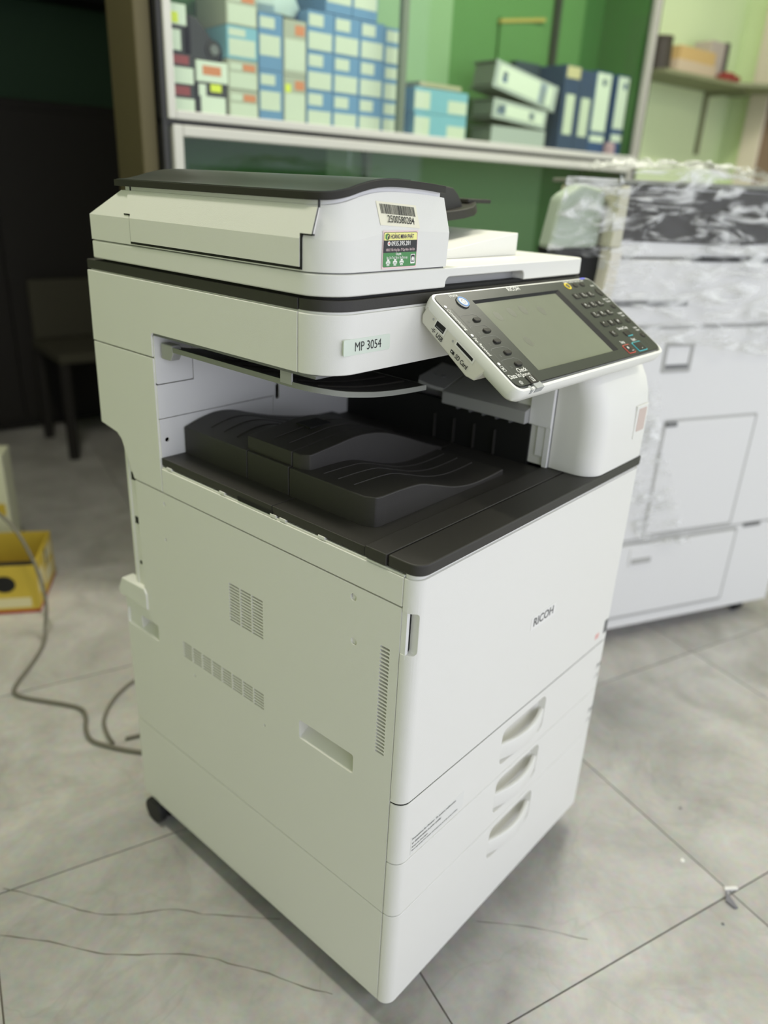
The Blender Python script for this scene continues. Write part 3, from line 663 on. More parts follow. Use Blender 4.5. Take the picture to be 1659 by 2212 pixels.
# keys
Zf = .0012
k = MB().cyl((.0483, -.0225, Zf), (0, 0, 1), .0102, .0005, 28); pf('home_ring', k, BLK)
hk = MB().cyl((.0483, -.0225, Zf), (0, 0, 1), .0088, .0024, 28); hk.mi = 1; hk.ring((.0483, -.0225), .0068, .0088, Zf+.0024); hk.mi = 2
X0, Y0, ZZ = .0483, -.0228, Zf+.0026
hk.faces([(X0-.0042, Y0+.0002, ZZ), (X0, Y0+.0044, ZZ), (X0+.0042, Y0+.0002, ZZ), (X0+.0034, Y0+.0002, ZZ), (X0, Y0+.0034, ZZ), (X0-.0034, Y0+.0002, ZZ)], [(0, 1, 4, 5), (1, 2, 3, 4)])
hk.faces([(X0-.0028, Y0-.0034, ZZ), (X0+.0028, Y0-.0034, ZZ), (X0+.0028, Y0-.0029, ZZ), (X0-.0028, Y0-.0029, ZZ), (X0-.0028, Y0, ZZ), (X0-.0023, Y0, ZZ), (X0-.0023, Y0-.0029, ZZ), (X0+.0028, Y0, ZZ), (X0+.0023, Y0, ZZ), (X0+.0023, Y0-.0029, ZZ)], [(0, 1, 2, 3), (3, 6, 5, 4), (2, 7, 8, 9)])
pf('home_key', hk, [STW, BLUE, TXK], label='round white home key with a blue ring')
for v in (.0258, .0774, .1274):
    pf('indicator_lamp', MB().cyl((.0094, -v, Zf-.0005), (0, 0, 1), .0022, .0012, 16), STW)
lines = MB()
for i, v in enumerate((.0541, .0738, .0932, .1133, .1333)):
    pf('function_key', MB().loft([[(p, q, Zf-.0004) for p, q in rrect(.0375, .0515, -v-.0036, -v+.0036, .0034)], [(p, q, Zf+.0014) for p, q in rrect(.0375, .0515, -v-.0036, -v+.0036, .0034)], [(p, q, Zf+.0022) for p, q in rrect(.0384, .0506, -v-.0028, -v+.0028, .0028)]]), DKS, bevel=.0003)
    y = -v+.0105; pts = [(.0185, y-.003), (.0205, y-.0006), (.025, y), (.046, y), (.0525, y-.0025), (.0545, y-.0085)]
    for a_, b_ in zip(pts, pts[1:]):
        dx, dy = b_[0]-a_[0], b_[1]-a_[1]; L = math.hypot(dx, dy); nx, ny = -dy/L*.0003, dx/L*.0003
        lines.faces([(a_[0]+nx, a_[1]+ny, Zf+.0002), (b_[0]+nx, b_[1]+ny, Zf+.0002), (b_[0]-nx, b_[1]-ny, Zf+.0002), (a_[0]-nx, a_[1]-ny, Zf+.0002)], [(0, 1, 2, 3)])
    lines.text('F'+str(i+1), .0045, (.0262, -v-.0005, Zf), (0, -1, 0), (1, 0, 0), .0002)
lines.box(.0177, .0180, -.148, -.030, Zf-.0002, Zf+.0001)
lines.box(.386, .3863, -.160, -.026, Zf-.0002, Zf+.0001)
pf('key_guides', lines, GREYD)
def key(u, v, wd, ht, m=DKS, r=.0024, h=.0012, name='key'):
    o = lambda d, z: [(p, q, z) for p, q in rrect(u-wd/2+d, u+wd/2-d, -v-ht/2+d, -v+ht/2-d, max(.0006, r-d))]
    return pf(name, MB().loft([o(0, Zf-.0004), o(0, Zf+h*.6), o(.0007, Zf+h)]), m)
pr = MB()
KC = (.3193, .3415, .3632); KR = (.0380, .0588, .0793, .0997)
for r_, row in enumerate(('123', '456', '789', '*0#')):
    for c_, ch in enumerate(row):
        u, v = KC[c_], KR[r_]; key(u, v, .0155, .0115, name='number_key')
        pr.text(ch, .0072, (u-.0015, -v+.0005, Zf+.0012), (1, 0, 0), (0, 1, 0), .0002, 'CENTER', bold=.0001)
        sub = {'2': 'ABC', '3': 'DEF', '4': 'GHI', '5': 'JKL', '6': 'MNO', '7': 'PQRS', '8': 'TUV', '9': 'WXYZ'}.get(ch)
        if sub: pr.text(sub, .0026, (u+.0036, -v-.0028, Zf+.0012), (1, 0, 0), (0, 1, 0), .0002, 'CENTER')
key(.3185, .1200, .0155, .0115, name='clear_key'); pr.text('C', .0066, (.3172, -.1196, Zf+.0012), (1, 0, 0), (0, 1, 0), .0002, 'CENTER')
def framed(u, v, wd, ht, m, name, t=.0016):
    k = MB(); o = lambda d, z: [(p, q, z) for p, q in rrect(u-wd/2+d, u+wd/2-d, -v-ht/2+d, -v+ht/2-d, .002)]
    k.loft([o(0, Zf-.0003), o(0, Zf+.0008), o(t*.55, Zf+.0008)], (0, 0)); k.mi = 1; k.loft([o(t*.55, Zf+.0008), o(t*.55, Zf+.0012), o(t, Zf+.0014)], (0, 1))
    return pf(name, k, [m, DKS])
framed(.3167, .1535, .0205, .0170, RED, 'stop_key', .0022); framed(.3515, .1535, .0275, .0185, CYAN, 'start_key', .0022)
pf('start_mark', MB().cyl((.3530, -.1580, Zf+.0013), (0, 0, 1), .0008, .0003, 10), STW)
pr.ring((.3145, -.1515), .0014, .0022, Zf+.0015, 16, .0002); pr.box(.3138, .3150, -.1528, -.1500, Zf+.0014, Zf+.0017); pr.box(.3185, .3240, -.1585, -.1578, Zf+.0014, Zf+.0016)
key(.355, .1255, .0190, .0105, name='sample_copy_key'); pf('sample_mark', MB().box(.3490, .3640, -.1315, -.1295, Zf-.0003, Zf+.0009), CYAN)
for u, v in ((.3464, .0153), (.368, .0155)): key(u, v, .0125, .0085, r=.004, name='mode_key')
rk = MB().ring((.323, -.0157), .0046, .0068, Zf, 28, .0008); rk.mi = 1; rk.cyl((.323, -.0157, Zf), (0, 0, 1), .0046, .0005, 20); rk.mi = 2
rk.box(.3212, .3250, -.0172, -.0142, Zf+.0005, Zf+.0007); pf('reset_key', rk, [YEL, DKS, TXG], label='small key with a yellow ring')
for i, v in enumerate((.0356, .0691, .1018, .1349)):
    (pf('power_key', MB().cyl((.3948, -.0356, Zf-.0003), (0, 0, 1), .0085, .0012, 22), DKS) if i == 0 else key(.3930, v, .0120, .0095, r=.004, name='mode_key'))
    pr.text('ox◊'[i-1] if 0 and i else '-', .004, (.3930, -v, Zf+.0012), (1, 0, 0), (0, 1, 0), .0003, 'CENTER')
key(.0425, .1600, .0170, .0135, r=.002, name='status_key')
for j in range(3): pr.box(.0412, .0452, -.1632+j*.0022, -.1624+j*.0022, Zf+.0011, Zf+.0014)
pr.box(.0400, .0404, -.1640, -.1560, Zf+.0011, Zf+.0014); pr.box(.0400, .0456, -.1563, -.1558, Zf+.0011, Zf+.0014); pr.box(.0452, .0456, -.1640, -.1560, Zf+.0011, Zf+.0014); pr.box(.0400, .0456, -.1643, -.1639, Zf+.0011, Zf+.0014)
pf('key_print', pr, TXW)['kind'] = 'stuff'
tx_ = MB(); hz_ = lambda s, z, u, v, al='CENTER', sx=.8, b=.0001: tx_.text(s, z, (u, -v, Zf), (1, 0, 0), (0, 1, 0), .0002, al, sx, b)
hz_('Home', .0085, .0435, .0085, b=.0001)
hz_('RICOH', .0098, .1815, .0088, sx=1.0, b=.00012)
vt = lambda s, z, u, v: tx_.text(s, z, (u, -v, Zf), (0, -1, 0), (1, 0, 0), .0002, 'LEFT', .80, .0001)
vt('Communicating', .0074, .0093, .0305); vt('Fax Received', .0074, .0092, .0815)
hz_('Check', .0098, .0405, .1432); hz_('Status', .0098, .0400, .1512); hz_('Data In', .0098, .0175, .1496)
hz_('Sample Copy', .0072, .356, .1140); hz_('Stop', .0080, .3170, .1390); hz_('Start', .0080, .3540, .1390)
hz_('Reset  Program  Interrupt  Login', .0048, .352, .0072, sx=.95); hz_('Energy', .0048, .394, .0205)
for a_, b_, v in (('User Tools', '/Counter', .0520), ('Simplified', 'Screen', .0850), ('Simple', 'Screen', .1180)):
    hz_(a_, .0046, .3925, v); hz_(b_, .0046, .3935, v+.0055)
tx_.ring((.0184, -.1605), .0026, .0032, Zf+.0001, 6, .0002); tx_.box(.0180, .0188, -.1622, -.1588, Zf, Zf+.0003)
for p_, q_ in ((.0068, .1315), (.0068, .1395)): tx_.box(p_, p_+.0055, -q_-.0002, -q_+.0002, Zf, Zf+.0003)
tx_.box(.0068, .0072, -.1395, -.1315, Zf, Zf+.0003); tx_.box(.0119, .0123, -.1395, -.1315, Zf, Zf+.0003); tx_.box(.0085, .0105, -.137, -.134, Zf, Zf+.0003)
pf('panel_print', tx_, TXW)['kind'] = 'stuff'
pf('tape_patch', MB().box(.037, .0535, -PH-.0006, -PH+.0080, -.006, .0018).box(.0265, .031, -PH-.0006, -PH+.0068, -.006, .0004), SILV, label='two silver tape bits on the lower rim')
pf('status_lamp', MB().box(PW-.030, PW-.016, -.0042, -.0006, -.002, .0006), mat('lamp_violet', (120, 120, 235), .3), label='small violet lamp on the top rim')
cfin('panel_arm', MB().box(.30, .50, .06, .16, .905, .955), WH2, bevel=.01)

# ================================================================ glass cabinet against the back wall (room frame)
def rthing(name, label, cat, x, c, z, rz=0, group=None):
    return thing(name, label, cat, room(x, c, z), RA+rz, group)
Z = lambda z: z+FZ
CX0, CX1, CC = .365, 2.345, 1.45
cab = rthing('display_cabinet', 'wide aluminium framed glass cabinet holding toner boxes and binders at the green back wall', 'cabinet', 0, 0, 0)
def kf(name, mb, m, **k): return fin(name, mb, m, parent=cab, **k)
GD = mat('board_dark_green', (52, 98, 48), .6, 0, 1, .3, vary=.03); GM = mat('board_mid_green', (88, 130, 76), .6, 0, 1, .3, vary=.03)
GP = mat('board_green_reflection', (136, 166, 126), .6, 0, 1, .3, vary=.03)
ZT = 2.25
kf('side_board', MB().box(CX0+.012, CX0+.024, CC+.03, CC+.25, .06, ZT), GD); kf('side_board', MB().box(CX1-.03, CX1-.018, CC+.03, CC+.25, .06, ZT), GD)
kf('top_board', MB().box(CX0, CX1, CC, CC+.25, ZT, ZT+.02), ALG)
for a, b, m in ((.38, 1.13, GD), (1.13, 1.52, GP), (1.52, 2.20, GM), (2.20, 2.33, GD)): kf('back_board', MB().box(a, b, CC+.235, CC+.25, Z(1.265), ZT), m)  # board colours change where the glass reflects; the pale section is a painted reflection
for a, b, m in ((.38, 1.02, GD), (1.02, 2.06, mat('board_lower_reflection', (104, 138, 100), .6)), (2.06, 2.33, GD)): kf('back_board', MB().box(a, b, CC+.235, CC+.25, .06, Z(1.235)), m)  # lighter section paints the lower pane's reflection into the board
kf('shelf_board', MB().box(CX0+.02, CX1-.02, CC+.02, CC+.24, Z(1.240), Z(1.262)), ALU, bevel=.002)
kf('shelf_board', MB().box(CX0+.02, CX1-.02, CC+.02, CC+.24, Z(.845), Z(.862)), ALU, bevel=.002)
kf('plinth', MB().box(CX0, CX1, CC+.01, CC+.25, 0, .08), BLKF)
kf('corner_post', MB().box(CX0, CX0+.016, CC-.004, CC+.03, .0, ZT), BLKF, bevel=.002)
kf('corner_post', MB().box(CX1-.012, CX1+.006, CC-.004, CC+.25, .0, ZT), BLKF, bevel=.002)
kf('middle_rail', MB().box(CX0, CX1, CC-.002, CC+.03, Z(1.236), Z(1.250)), BLKF)
def sash(name, x0, x1, z0, z1, m, t=.021):
    o = kf(name, MB().box(x0, x0+t, CC-.012, CC+.016, z0, z1), m, bevel=.003)
    fin('sash_bar', MB().box(x1-t, x1, CC-.012, CC+.016, z0, z1), ALG, parent=o, bevel=.003)
    fin('sash_bar', MB().box(x0+t, x1-t, CC-.012, CC+.016, z0, z0+t), m, parent=o, bevel=.003)
    fin('sash_bar', MB().box(x0+t, x1-t, CC-.012, CC+.016, z1-t, z1), m, parent=o, bevel=.003)
    return o
us = sash('upper_sash', CX0+.014, CX1-.010, Z(1.2485), ZT-.02, ALU)
ls = sash('lower_sash', CX0+.024, CX1-.030, .09, Z(1.2370), ALU, .026)
fin('glass_pane', MB().box(CX0+.03, 1.13, CC-.004, CC, Z(1.265), ZT-.03), GLASS, parent=us); fin('glass_pane', MB().box(1.115, CX1-.02, CC+.006, CC+.010, Z(1.265), ZT-.03), GLASS, parent=us)
fin('pane_edge', MB().box(1.112, 1.134, CC-.006, CC+.012, Z(1.265), ZT-.03), mat('edge_grey', (104, 118, 100), .5), parent=us)
fin('glass_pane', MB().box(CX0+.045, .945, CC-.004, CC, .11, Z(1.212)), GLASS, parent=ls); fin('glass_pane', MB().box(.935, CX1-.05, CC+.006, CC+.010, .11, Z(1.212)), GLASS, parent=ls)
kf('upright_strip', MB().box(2.02, 2.045, CC+.215, CC+.235, Z(1.262), ZT), BLKF)  # upper dark strip is one of the glass reflections, built solid
kf('upright_strip', MB().box(1.165, 1.185, CC+.215, CC+.235, .1, Z(1.235)), mat('post_green', (112, 128, 108), .6))

# ---- toner cartons on the cabinet shelf
CBL = mat('carton_blue', (100, 142, 186), .5, vary=.05, vscale=30); CGY = mat('carton_grey', (176, 176, 160), .55, vary=.04, vscale=30)
CPB = mat('carton_sky', (128, 180, 202), .5, vary=.06, vscale=20); CWH = mat('carton_white', (224, 228, 216), .5); CBK = mat('carton_black', (36, 34, 34), .5)
LBW = mat('carton_label', (210, 214, 198), .55, vary=.02, vscale=60); LBY = mat('sticker_dot_yellow', (226, 232, 60), .5); LBR = mat('carton_red', (150, 52, 56), .5)
SH = 1.2625
def carton(label, x0, x1, z0, z1, m, marks, group, dep=.17, c0=1.505, rz=0):
    o = rthing('toner_carton', label, 'carton', (x0+x1)/2, c0, Z(z0), rz, group)
    wd, h = x1-x0-.0015, z1-z0-.001
    fin('box_body', MB().box(-wd/2, wd/2, 0, dep, 0, h), m, parent=o, bevel=.002)
    for (u0, u1, v0, v1, mm) in marks:
        fin('printed_label', MB().box(-wd/2+u0*wd, -wd/2+u1*wd, -.0006, .001, v0*h, v1*h), mm, parent=o)
    for v in (.5,):
        fin('flap_seam', MB().box(-wd/2, wd/2, .0005, dep, h, h+.0006), m, parent=o)
    return o
BL = [(.05, .93, .04, .48, LBW), (.06, .60, .62, .92, LBW)]
GR = [(.06, .95, .05, .58, LBW), (.5, .9, .66, .88, ORNG), (.08, .46, .66, .88, LBW)]
zz = [SH, 1.337, 1.407, 1.483, 1.565]
for i, wd in enumerate(('bottom', 'second from bottom', 'third from bottom', 'top')):
    carton('pale grey carton with big white label, %s of the leftmost tall stack' % wd, .5785, .670, zz[i], zz[i+1], CGY if i != 2 else CPB, GR if i != 2 else [(.06, .92, .1, .62, LBW), (.06, .6, .7, .92, LBW)], 'tall stack of grey toner cartons')
for i, (a, b, wd) in enumerate(((SH, 1.392, 'lower'), (1.392, 1.525, 'upper'))):
    carton('tall blue carton with white labels, %s of the pair beside the grey stack' % wd, .672, .748, a, b, CBL, [(.04, .88, .26, .62, LBW), (.06, .66, .74, .93, LBW)], 'narrow tall blue toner cartons')
for i, (a, b, wd) in enumerate(((SH, 1.387, 'lower'), (1.387, 1.52, 'upper'))):
    carton('tall grey carton with orange mark, %s of the pair beside the blue block' % wd, .7495, .8225, a, b, CGY, [(.04, .96, .10, .66, LBW), (.5, .92, .74, .92, ORNG)] + ([(.06, .3, .68, .84, LBY)] if i == 0 else []), 'narrow tall grey toner cartons')
cx = (.8245, .914, 1.006, 1.096, 1.186)
nm = ('first', 'second', 'third', 'fourth'); tops = (1.552, 1.552, 1.552, 1.548)
rows = ('bottom', 'middle', 'top')
for j in range(4):
    for i in range(3):
        a = SH+(tops[j]-SH)*i/3; b = SH+(tops[j]-SH)*(i+1)/3
        carton('blue toner carton with white labels, %s row, %s column of the blue block' % (rows[i], nm[j]), cx[j], cx[j+1], a, b, CBL, BL, 'block of blue toner cartons')
for j, wd in ((1, 'left'), (2, 'right')):
    carton('blue toner carton lying on top of the blue block, %s of two' % wd, cx[j]-.03, cx[j+1]-.03, 1.553, 1.655, CBL, [(.05, .95, .25, .95, LBW)], 'block of blue toner cartons')
for i, (a, b, wd) in enumerate(((SH, 1.337, 'lower'), (1.337, 1.408, 'upper'))):
    carton('flat sky blue carton beside the grey binders, %s of two' % wd, 1.222+.004*(1-i), 1.452, a, b, CPB, [(.62, .98, .1, .62, LBW), (.0, .28, .15, .85, LBW)], 'flat sky blue toner cartons')
carton('thin beige carton lid lying on the sky blue cartons', 1.24, 1.42, 1.409, 1.424, mat('lid_beige', (178, 172, 146), .6), [], 'flat sky blue toner cartons')
RK = [(.05, .95, .02, .56, CWH), (.1, .8, .66, .95, LBR)]
carton('black carton with red band and white label, bottom left corner of cabinet', .410, .486, SH, 1.334, CBK, RK, 'black and red toner cartons')
carton('black carton with red band and white label, upper of the pair in the left corner', .410, .486, 1.334, 1.402, CBK, RK, 'black and red toner cartons')
carton('black carton with white label and yellow dot, under the white and orange box', .489, .575, SH, 1.345, CBK, [(.12, .95, .12, .62, CWH), (.45, .82, .76, .98, LBY), (.06, .3, .62, .95, CWH)], 'black and red toner cartons')
carton('white carton with orange print on the black yellow-dot carton', .489, .580, 1.345, 1.394, CWH, [(.2, .78, .35, .78, ORNG)], 'black and red toner cartons')
carton('small black carton with white label standing in the left corner', .410, .462, 1.402, 1.462, CBK, [(.05, .8, .1, .85, CWH)], 'black and red toner cartons')
carton('small white carton with yellow dot, highest in the left corner', .405, .470, 1.462, 1.508, CWH, [(.2, .65, .1, .6, LBY)], 'black and red toner cartons')
o = rthing('toner_cartridge', 'black toner cartridge leaning on the white and orange carton', 'cartridge', .532, 1.53, Z(1.3945))
fin('cartridge_body', MB().prism([(-.045, 0), (.042, 0), (.042, .03), (-.02, .095), (-.045, .10)], 'y', 0, .12), CBK, parent=o, bevel=.006)
fin('drum', MB().cyl((.02, -.004, .028), (0, 1, 0), .022, .12, 20), DKS, parent=o)
fin('end_cap', MB().cyl((.02, -.010, .028), (0, 1, 0), .012, .008, 16), GREYD, parent=o)
o = rthing('plastic_bag', 'crumpled pale plastic bag lying on the tall narrow cartons', 'bag', .757, 1.58, Z(1.532))
k = MB(); rg = []; rnd = random.Random(5)
for i, (z, q) in enumerate(((0, .85), (.02, 1), (.05, .92), (.08, .7), (.10, .4))):
    rg.append([((.075*math.cos(t*.3927)+rnd.uniform(-.006, .006))*q, (.06*math.sin(t*.3927)+rnd.uniform(-.006, .006))*q, z+(rnd.uniform(-.006, .006) if i else 0)) for t in range(16)])
fin('bag_body', k.loft(rg), mat('bag_pale', (196, 210, 212), .35), parent=o)
fin('bag_knot', MB().cyl((0, 0, .098), (.2, 0, 1), .012, .02, 10, .02), mat('bag_pale2', (206, 216, 216), .35), parent=o)

# ---- lever arch binders
NAVY = mat('binder_navy', (46, 62, 104), .45, vary=.06, vscale=20); NAVY2 = mat('binder_blue', (38, 70, 128), .45); BGR = mat('binder_grey', (112, 116, 110), .55, vary=.05, vscale=20)
BLG = mat('binder_spine_grey', (176, 180, 180), .5); BLU = mat('label_blue', (70, 104, 164), .5)
def binder(label, x, c, z, wd, ht, dep, cover, marks, group, rot=(0, 0, 0), spine=None):
    o = rthing('ring_binder', label, 'binder', x, c, Z(z), 0, group); o.rotation_euler = (rot[0], rot[1], RA+rot[2])
    t = .004
    fin('cover', MB().box(0, t, 0, dep, 0, ht).box(wd-t, wd, 0, dep, 0, ht), cover, parent=o, bevel=.001)['kind'] = 'stuff'
    fin('spine', MB().box(0, wd, -.003, .001, 0, ht), spine or cover, parent=o, bevel=.0012)
    fin('paper_block', MB().box(t+.004, wd-t-.006, .006, dep-.012, .006, ht-.008), (mat('paper_block', (206, 204, 192), .7) if rot == (0, 0, 0) else BGR), parent=o)
    for (u0, u1, v0, v1, m) in marks:
        fin('spine_label', MB().box(u0*wd, u1*wd, -.0040, -.002, v0*ht, v1*ht), m, parent=o)
    return o
GB = 'binders standing at the right end'
binder('navy binder with cream label, left of the narrow navy pair', 1.927, 1.515, SH, .088, .285, .14, NAVY, [(.22, .78, .22, .68, LBW), (.1, .95, .86, .99, mat('tab_cream', (204, 190, 150), .6))], GB)
binder('navy binder with cream label, right of the narrow navy pair', 2.018, 1.515, SH, .082, .278, .14, NAVY, [(.2, .82, .22, .68, LBW)], GB)
binder('blue binder with wide white spine label beside the navy pair', 2.103, 1.515, SH, .098, .285, .14, NAVY2, [(.08, .94, .30, .98, CWH), (.08, .94, .17, .25, CWH), (.42, .72, .84, .92, BLU)], GB)
binder('blue binder with wide white spine label by the right frame', 2.236, 1.515, SH, .074, .285, .15, NAVY2, [(.08, .94, .36, .98, CWH), (.08, .94, .20, .29, CWH), (.5, .8, .84, .92, BLU)], GB)
o = binder('dark navy binder leaning behind the grey lying binders', 1.792, 1.631, SH, .128, .290, .030, mat('binder_dark', (50, 60, 78), .5), [], GB)
GL = 'grey binders lying on the shelf'
o = binder('grey binder lying at the bottom of the lying pile', 1.575, 1.51, SH+.0635, .062, .275, .115, BGR, [], GL, rot=(0, R(90), 0), spine=BLG)
o = binder('grey binder with small blue and white label, middle of lying pile', 1.572, 1.508, SH+.147, .060, .275, .115, BGR, [(.2, .8, .06, .94, CWH), (.25, .75, .07, .22, BLU), (.3, .7, .66, .76, BLU)], GL, rot=(0, R(94), 0), spine=BLG)
o = binder('grey binder with large white label, tilted on top of lying pile', 1.568, 1.505, SH+.2585, .082, .325, .115, BGR, [(.12, .86, .06, .92, CWH), (.3, .7, .12, .19, BLU), (.12, .86, .70, .82, mat('label_lilac', (176, 186, 214), .5))], GL, rot=(0, R(99), 0), spine=BLG)
o = rthing('pink_packet', 'small rose coloured packet standing between the blue binders', 'packet', 2.222, 1.483, Z(SH))
fin('packet_body', MB().box(-.018, .018, 0, .03, 0, .045), mat('rose', (190, 150, 168), .6), parent=o, bevel=.004); fin('packet_fold', MB().box(-.016, .016, .008, .02, .045, .052), mat('rose2', (206, 170, 184), .6), parent=o)
o = rthing('gold_line_reflection', 'green board with a gold top edge behind the binders, built for a reflection in the glass', 'board', 1.86, 1.671, Z(SH))  # stands in for a gold line reflected in the glass
fin('reflection_panel', MB().box(-.12, .10, 0, .012, 0, .42), GM, parent=o); fin('reflected_gold_edge', MB().prism([(-.125, .40), (.105, .435), (.105, .447), (-.125, .412)], 'y', -.004, .0125), mat('gold', (170, 152, 80), .5), parent=o)

# ================================================================ corner shelf on the right
cs_ = rthing('corner_shelf', 'thin grey-green wall shelf in the corner right of the cabinet', 'shelf', 0, 0, 0)
SM = mat('shelf_grey_green', (128, 132, 100), .6, vary=.06, vscale=12)
fin('shelf_board', MB().prism([(2.55, CB-.002), (2.55, CB-.20), (3.05, CB-.22), (3.30, CB-.42), (WX1-.002, CB-.55), (WX1-.002, CB-.002)], 'z', 1.645, 1.662), SM, parent=cs_, bevel=.002)
fin('shelf_bracket', MB().box(3.175, 3.205, CB-.012, CB, 1.38, 1.645).box(3.18, 3.20, CB-.19, CB, 1.628, 1.645), SM, parent=cs_, bevel=.002)
def small(name, label, cat, x, c, z, parts):
    o = rthing(name, label, cat, x, c, z)
    for n_, mb, m in parts: fin(n_, mb, m, parent=o, bevel=.003)
small('tan_box', 'tan and cream box lying on the corner shelf', 'box', 2.80, CB-.12, 1.662, [('box_body', MB().box(-.13, .16, -.05, .06, 0, .05), mat('tan_lo', (196, 178, 152), .6)), ('box_lid', MB().box(-.12, .15, -.045, .055, .05, .10), mat('tan_hi', (196, 166, 110), .6))])
small('grey_box', 'pale grey box with dark end standing behind the tan box', 'box', 3.02, CB-.09, 1.662, [('box_body', MB().box(-.06, .05, -.04, .05, 0, .155), mat('pg', (176, 166, 156), .6)), ('box_end', MB().box(.05, .085, -.04, .05, 0, .16), mat('dk', (60, 56, 56), .6))])
small('red_cloth', 'small folded red cloth at the front of the corner shelf', 'cloth', 3.04, CB-.19, 1.662, [('cloth_fold', MB().box(-.05, .06, -.02, .035, 0, .026), mat('red_cl', (140, 56, 48), .7)), ('cloth_top', MB().box(-.03, .03, -.01, .03, .026, .036), mat('red_cl2', (150, 62, 54), .7))])
small('dark_pot', 'dark round pot on the corner shelf beside the cabinet', 'pot', 2.60, CB-.12, 1.662, [('pot_body', MB().cyl((0, 0, 0), (0, 0, 1), .05, .11, 20, .045), mat('pot', (56, 50, 40), .6)), ('pot_lid', MB().cyl((0, 0, .11), (0, 0, 1), .047, .012, 20), mat('potlid', (70, 62, 48), .6))])

# ================================================================ second copier, wrapped, on the right
A2 = math.atan2(-.449, .894)
C2 = thing('wrapped_photocopier', 'tall white photocopier wrapped in clear plastic film behind the first one', 'photocopier', (1.054, .342, FZ), A2)
def c2(name, mb, m, **k): return fin(name, mb, m, parent=C2, **k)
LWD = .80
c2('lower_cabinet', MB().box(.0, LWD, .004, .62, 0, .276), WH3, bevel=.004)
c2('lower_door', MB().prism(rrect(.16, .595, .042, .262, .006), 'y', -.002, .006), WH3, bevel=.002)
c2('lower_door_frame', MB().plate(rrect(.152, .603, .034, .270, .008), [rrect(.1585, .5965, .0405, .2635, .006)], 'y', .0005, .006), GREYP)
k = MB().prism(rrect(.225, .305, .198, .252, .005), 'y', -.0045, 0); k.mi = 1; k.prism(rrect(.232, .298, .206, .222, .003), 'y', -.006, 0)
c2('door_grip', k, [WH3, GREYP])
c2('side_grip', MB().prism(rrect(.625, .69, .2655, .2785, .003), 'y', .002, .006), GREYD)
c2('body', MB().box(.0, LWD, .0, .62, .2795, .838), WH3, bevel=.004)
c2('body_seam', MB().box(.004, LWD-.004, .004, .61, .274, .282).box(.004, LWD-.004, .004, .61, .836, .848), GREYP)
c2('side_door', MB().prism(rrect(.262, .562, .292, .603, .006), 'y', -.003, .006), WH3, bevel=.002)
c2('side_door_frame', MB().plate(rrect(.254, .570, .284, .611, .008), [rrect(.2605, .5635, .2905, .6045, .006)], 'y', -.0005, .006), GREYP)
c2('door_latch', MB().box(.262, .296, -.006, .002, .592, .604), GREYD, bevel=.002)
k = MB().plate(rrect(.212, .303, .732, .806, .006), [rrect(.222, .293, .742, .796, .005)], 'y', -.002, .002); k.mi = 1; k.prism(rrect(.222, .293, .742, .752, .002), 'y', -.003, 0)
c2('grip_plate', k, [GREYP, GREYD])
c2('scanner', MB().box(.0, .82, -.004, .26, .8465, .996), WH3, bevel=.006)
c2('scanner_stripe', MB().box(.02, .25, -.0055, .01, .893, .906), GREYD); c2('scanner_stripe', MB().box(.24, .82, -.0055, .01, .993, 1.004), BLK)
c2('feeder', MB().prism([(.02, .999), (.82, .999), (.82, 1.13), (.50, 1.148), (.10, 1.150), (.02, 1.12)], 'y', .0, .24), WH3, bevel=.01)
c2('feeder_dark_side', MB().prism([(.025, 1.035), (.36, 1.030), (.82, 1.055), (.82, 1.128), (.48, 1.146), (.03, 1.140)], 'y', -.004, .02), DK, bevel=.003)
c2('feeder_top', MB().prism([(.0, 1.148), (.50, 1.152), (.82, 1.134), (.82, 1.145), (.50, 1.163), (.0, 1.158)], 'y', -.006, .25), mat('top_grey', (120, 122, 112), .5), bevel=.003)
c2('feeder_end', MB().prism([(-.002, 1.02), (.028, 1.02), (.03, 1.146), (.008, 1.146)], 'y', -.010, .22), mat('end_cream', (196, 194, 170), .5), bevel=.004)
c2('panel_box', MB().prism([(-.140, 1.012), (-.01, 1.016), (-.005, 1.135), (-.07, 1.148), (-.122, 1.118)], 'y', .02, .07), mat('panel_grey_green', (168, 180, 164), .5), bevel=.012)
c2('dark_bay_block', MB().prism([(-.06, .90), (-.0, .90), (.0, 1.016), (-.118, 1.012)], 'y', .026, .10), BLK)  # black block added for the dark hollow under the panel
c2('front_post', MB().prism([(-.012, .84), (.016, .84), (.034, 1.018), (.004, 1.018)], 'y', -.012, .05), mat('post_cream', (218, 214, 200), .5), bevel=.004)
for x in (.06, .74):
    for y in (.06, .56):
        o = c2('caster', MB().box(x-.02, x+.02, y-.02, y+.02, -.022, .002), RUB, bevel=.003); fin('wheel', MB().cyl((x-.012, y, -FZ+.022), (1, 0, 0), .022, .024, 18), RUB, parent=o)
# crinkled film around the upper half, and its loose tail
def film_grid(fn, nu, nv, amp, seed):
    rnd = random.Random(seed); k = MB(); V = []; F = []
    jit = [[rnd.uniform(-1, 1) for _ in range(nv+1)] for _ in range(nu+1)]
    for i in range(nu+1):
        for j in range(nv+1):
            p, n = fn(i/nu, j/nv); q = jit[i][j]*amp + amp*.7*math.sin(9*i/nu*3+14*j/nv+seed)
            V.append(tuple(Vector(p)+Vector(n)*(q+amp*1.2)))
    for i in range(nu):
        for j in range(nv): F.append((i*(nv+1)+j, (i+1)*(nv+1)+j, (i+1)*(nv+1)+j+1, i*(nv+1)+j+1))
    return k.faces(V, F)
def side_film(u, v):
    z = .79+.378*v+.02*math.sin(7*u); return (.0+.86*u-.01, -.010-.006*math.sin(5*u), z), (0, -1, 0)
def top_film(u, v): return (.02+.84*u-.01, -.012+.24*v, 1.176+.012*math.sin(6*u)), (0, 0, 1)
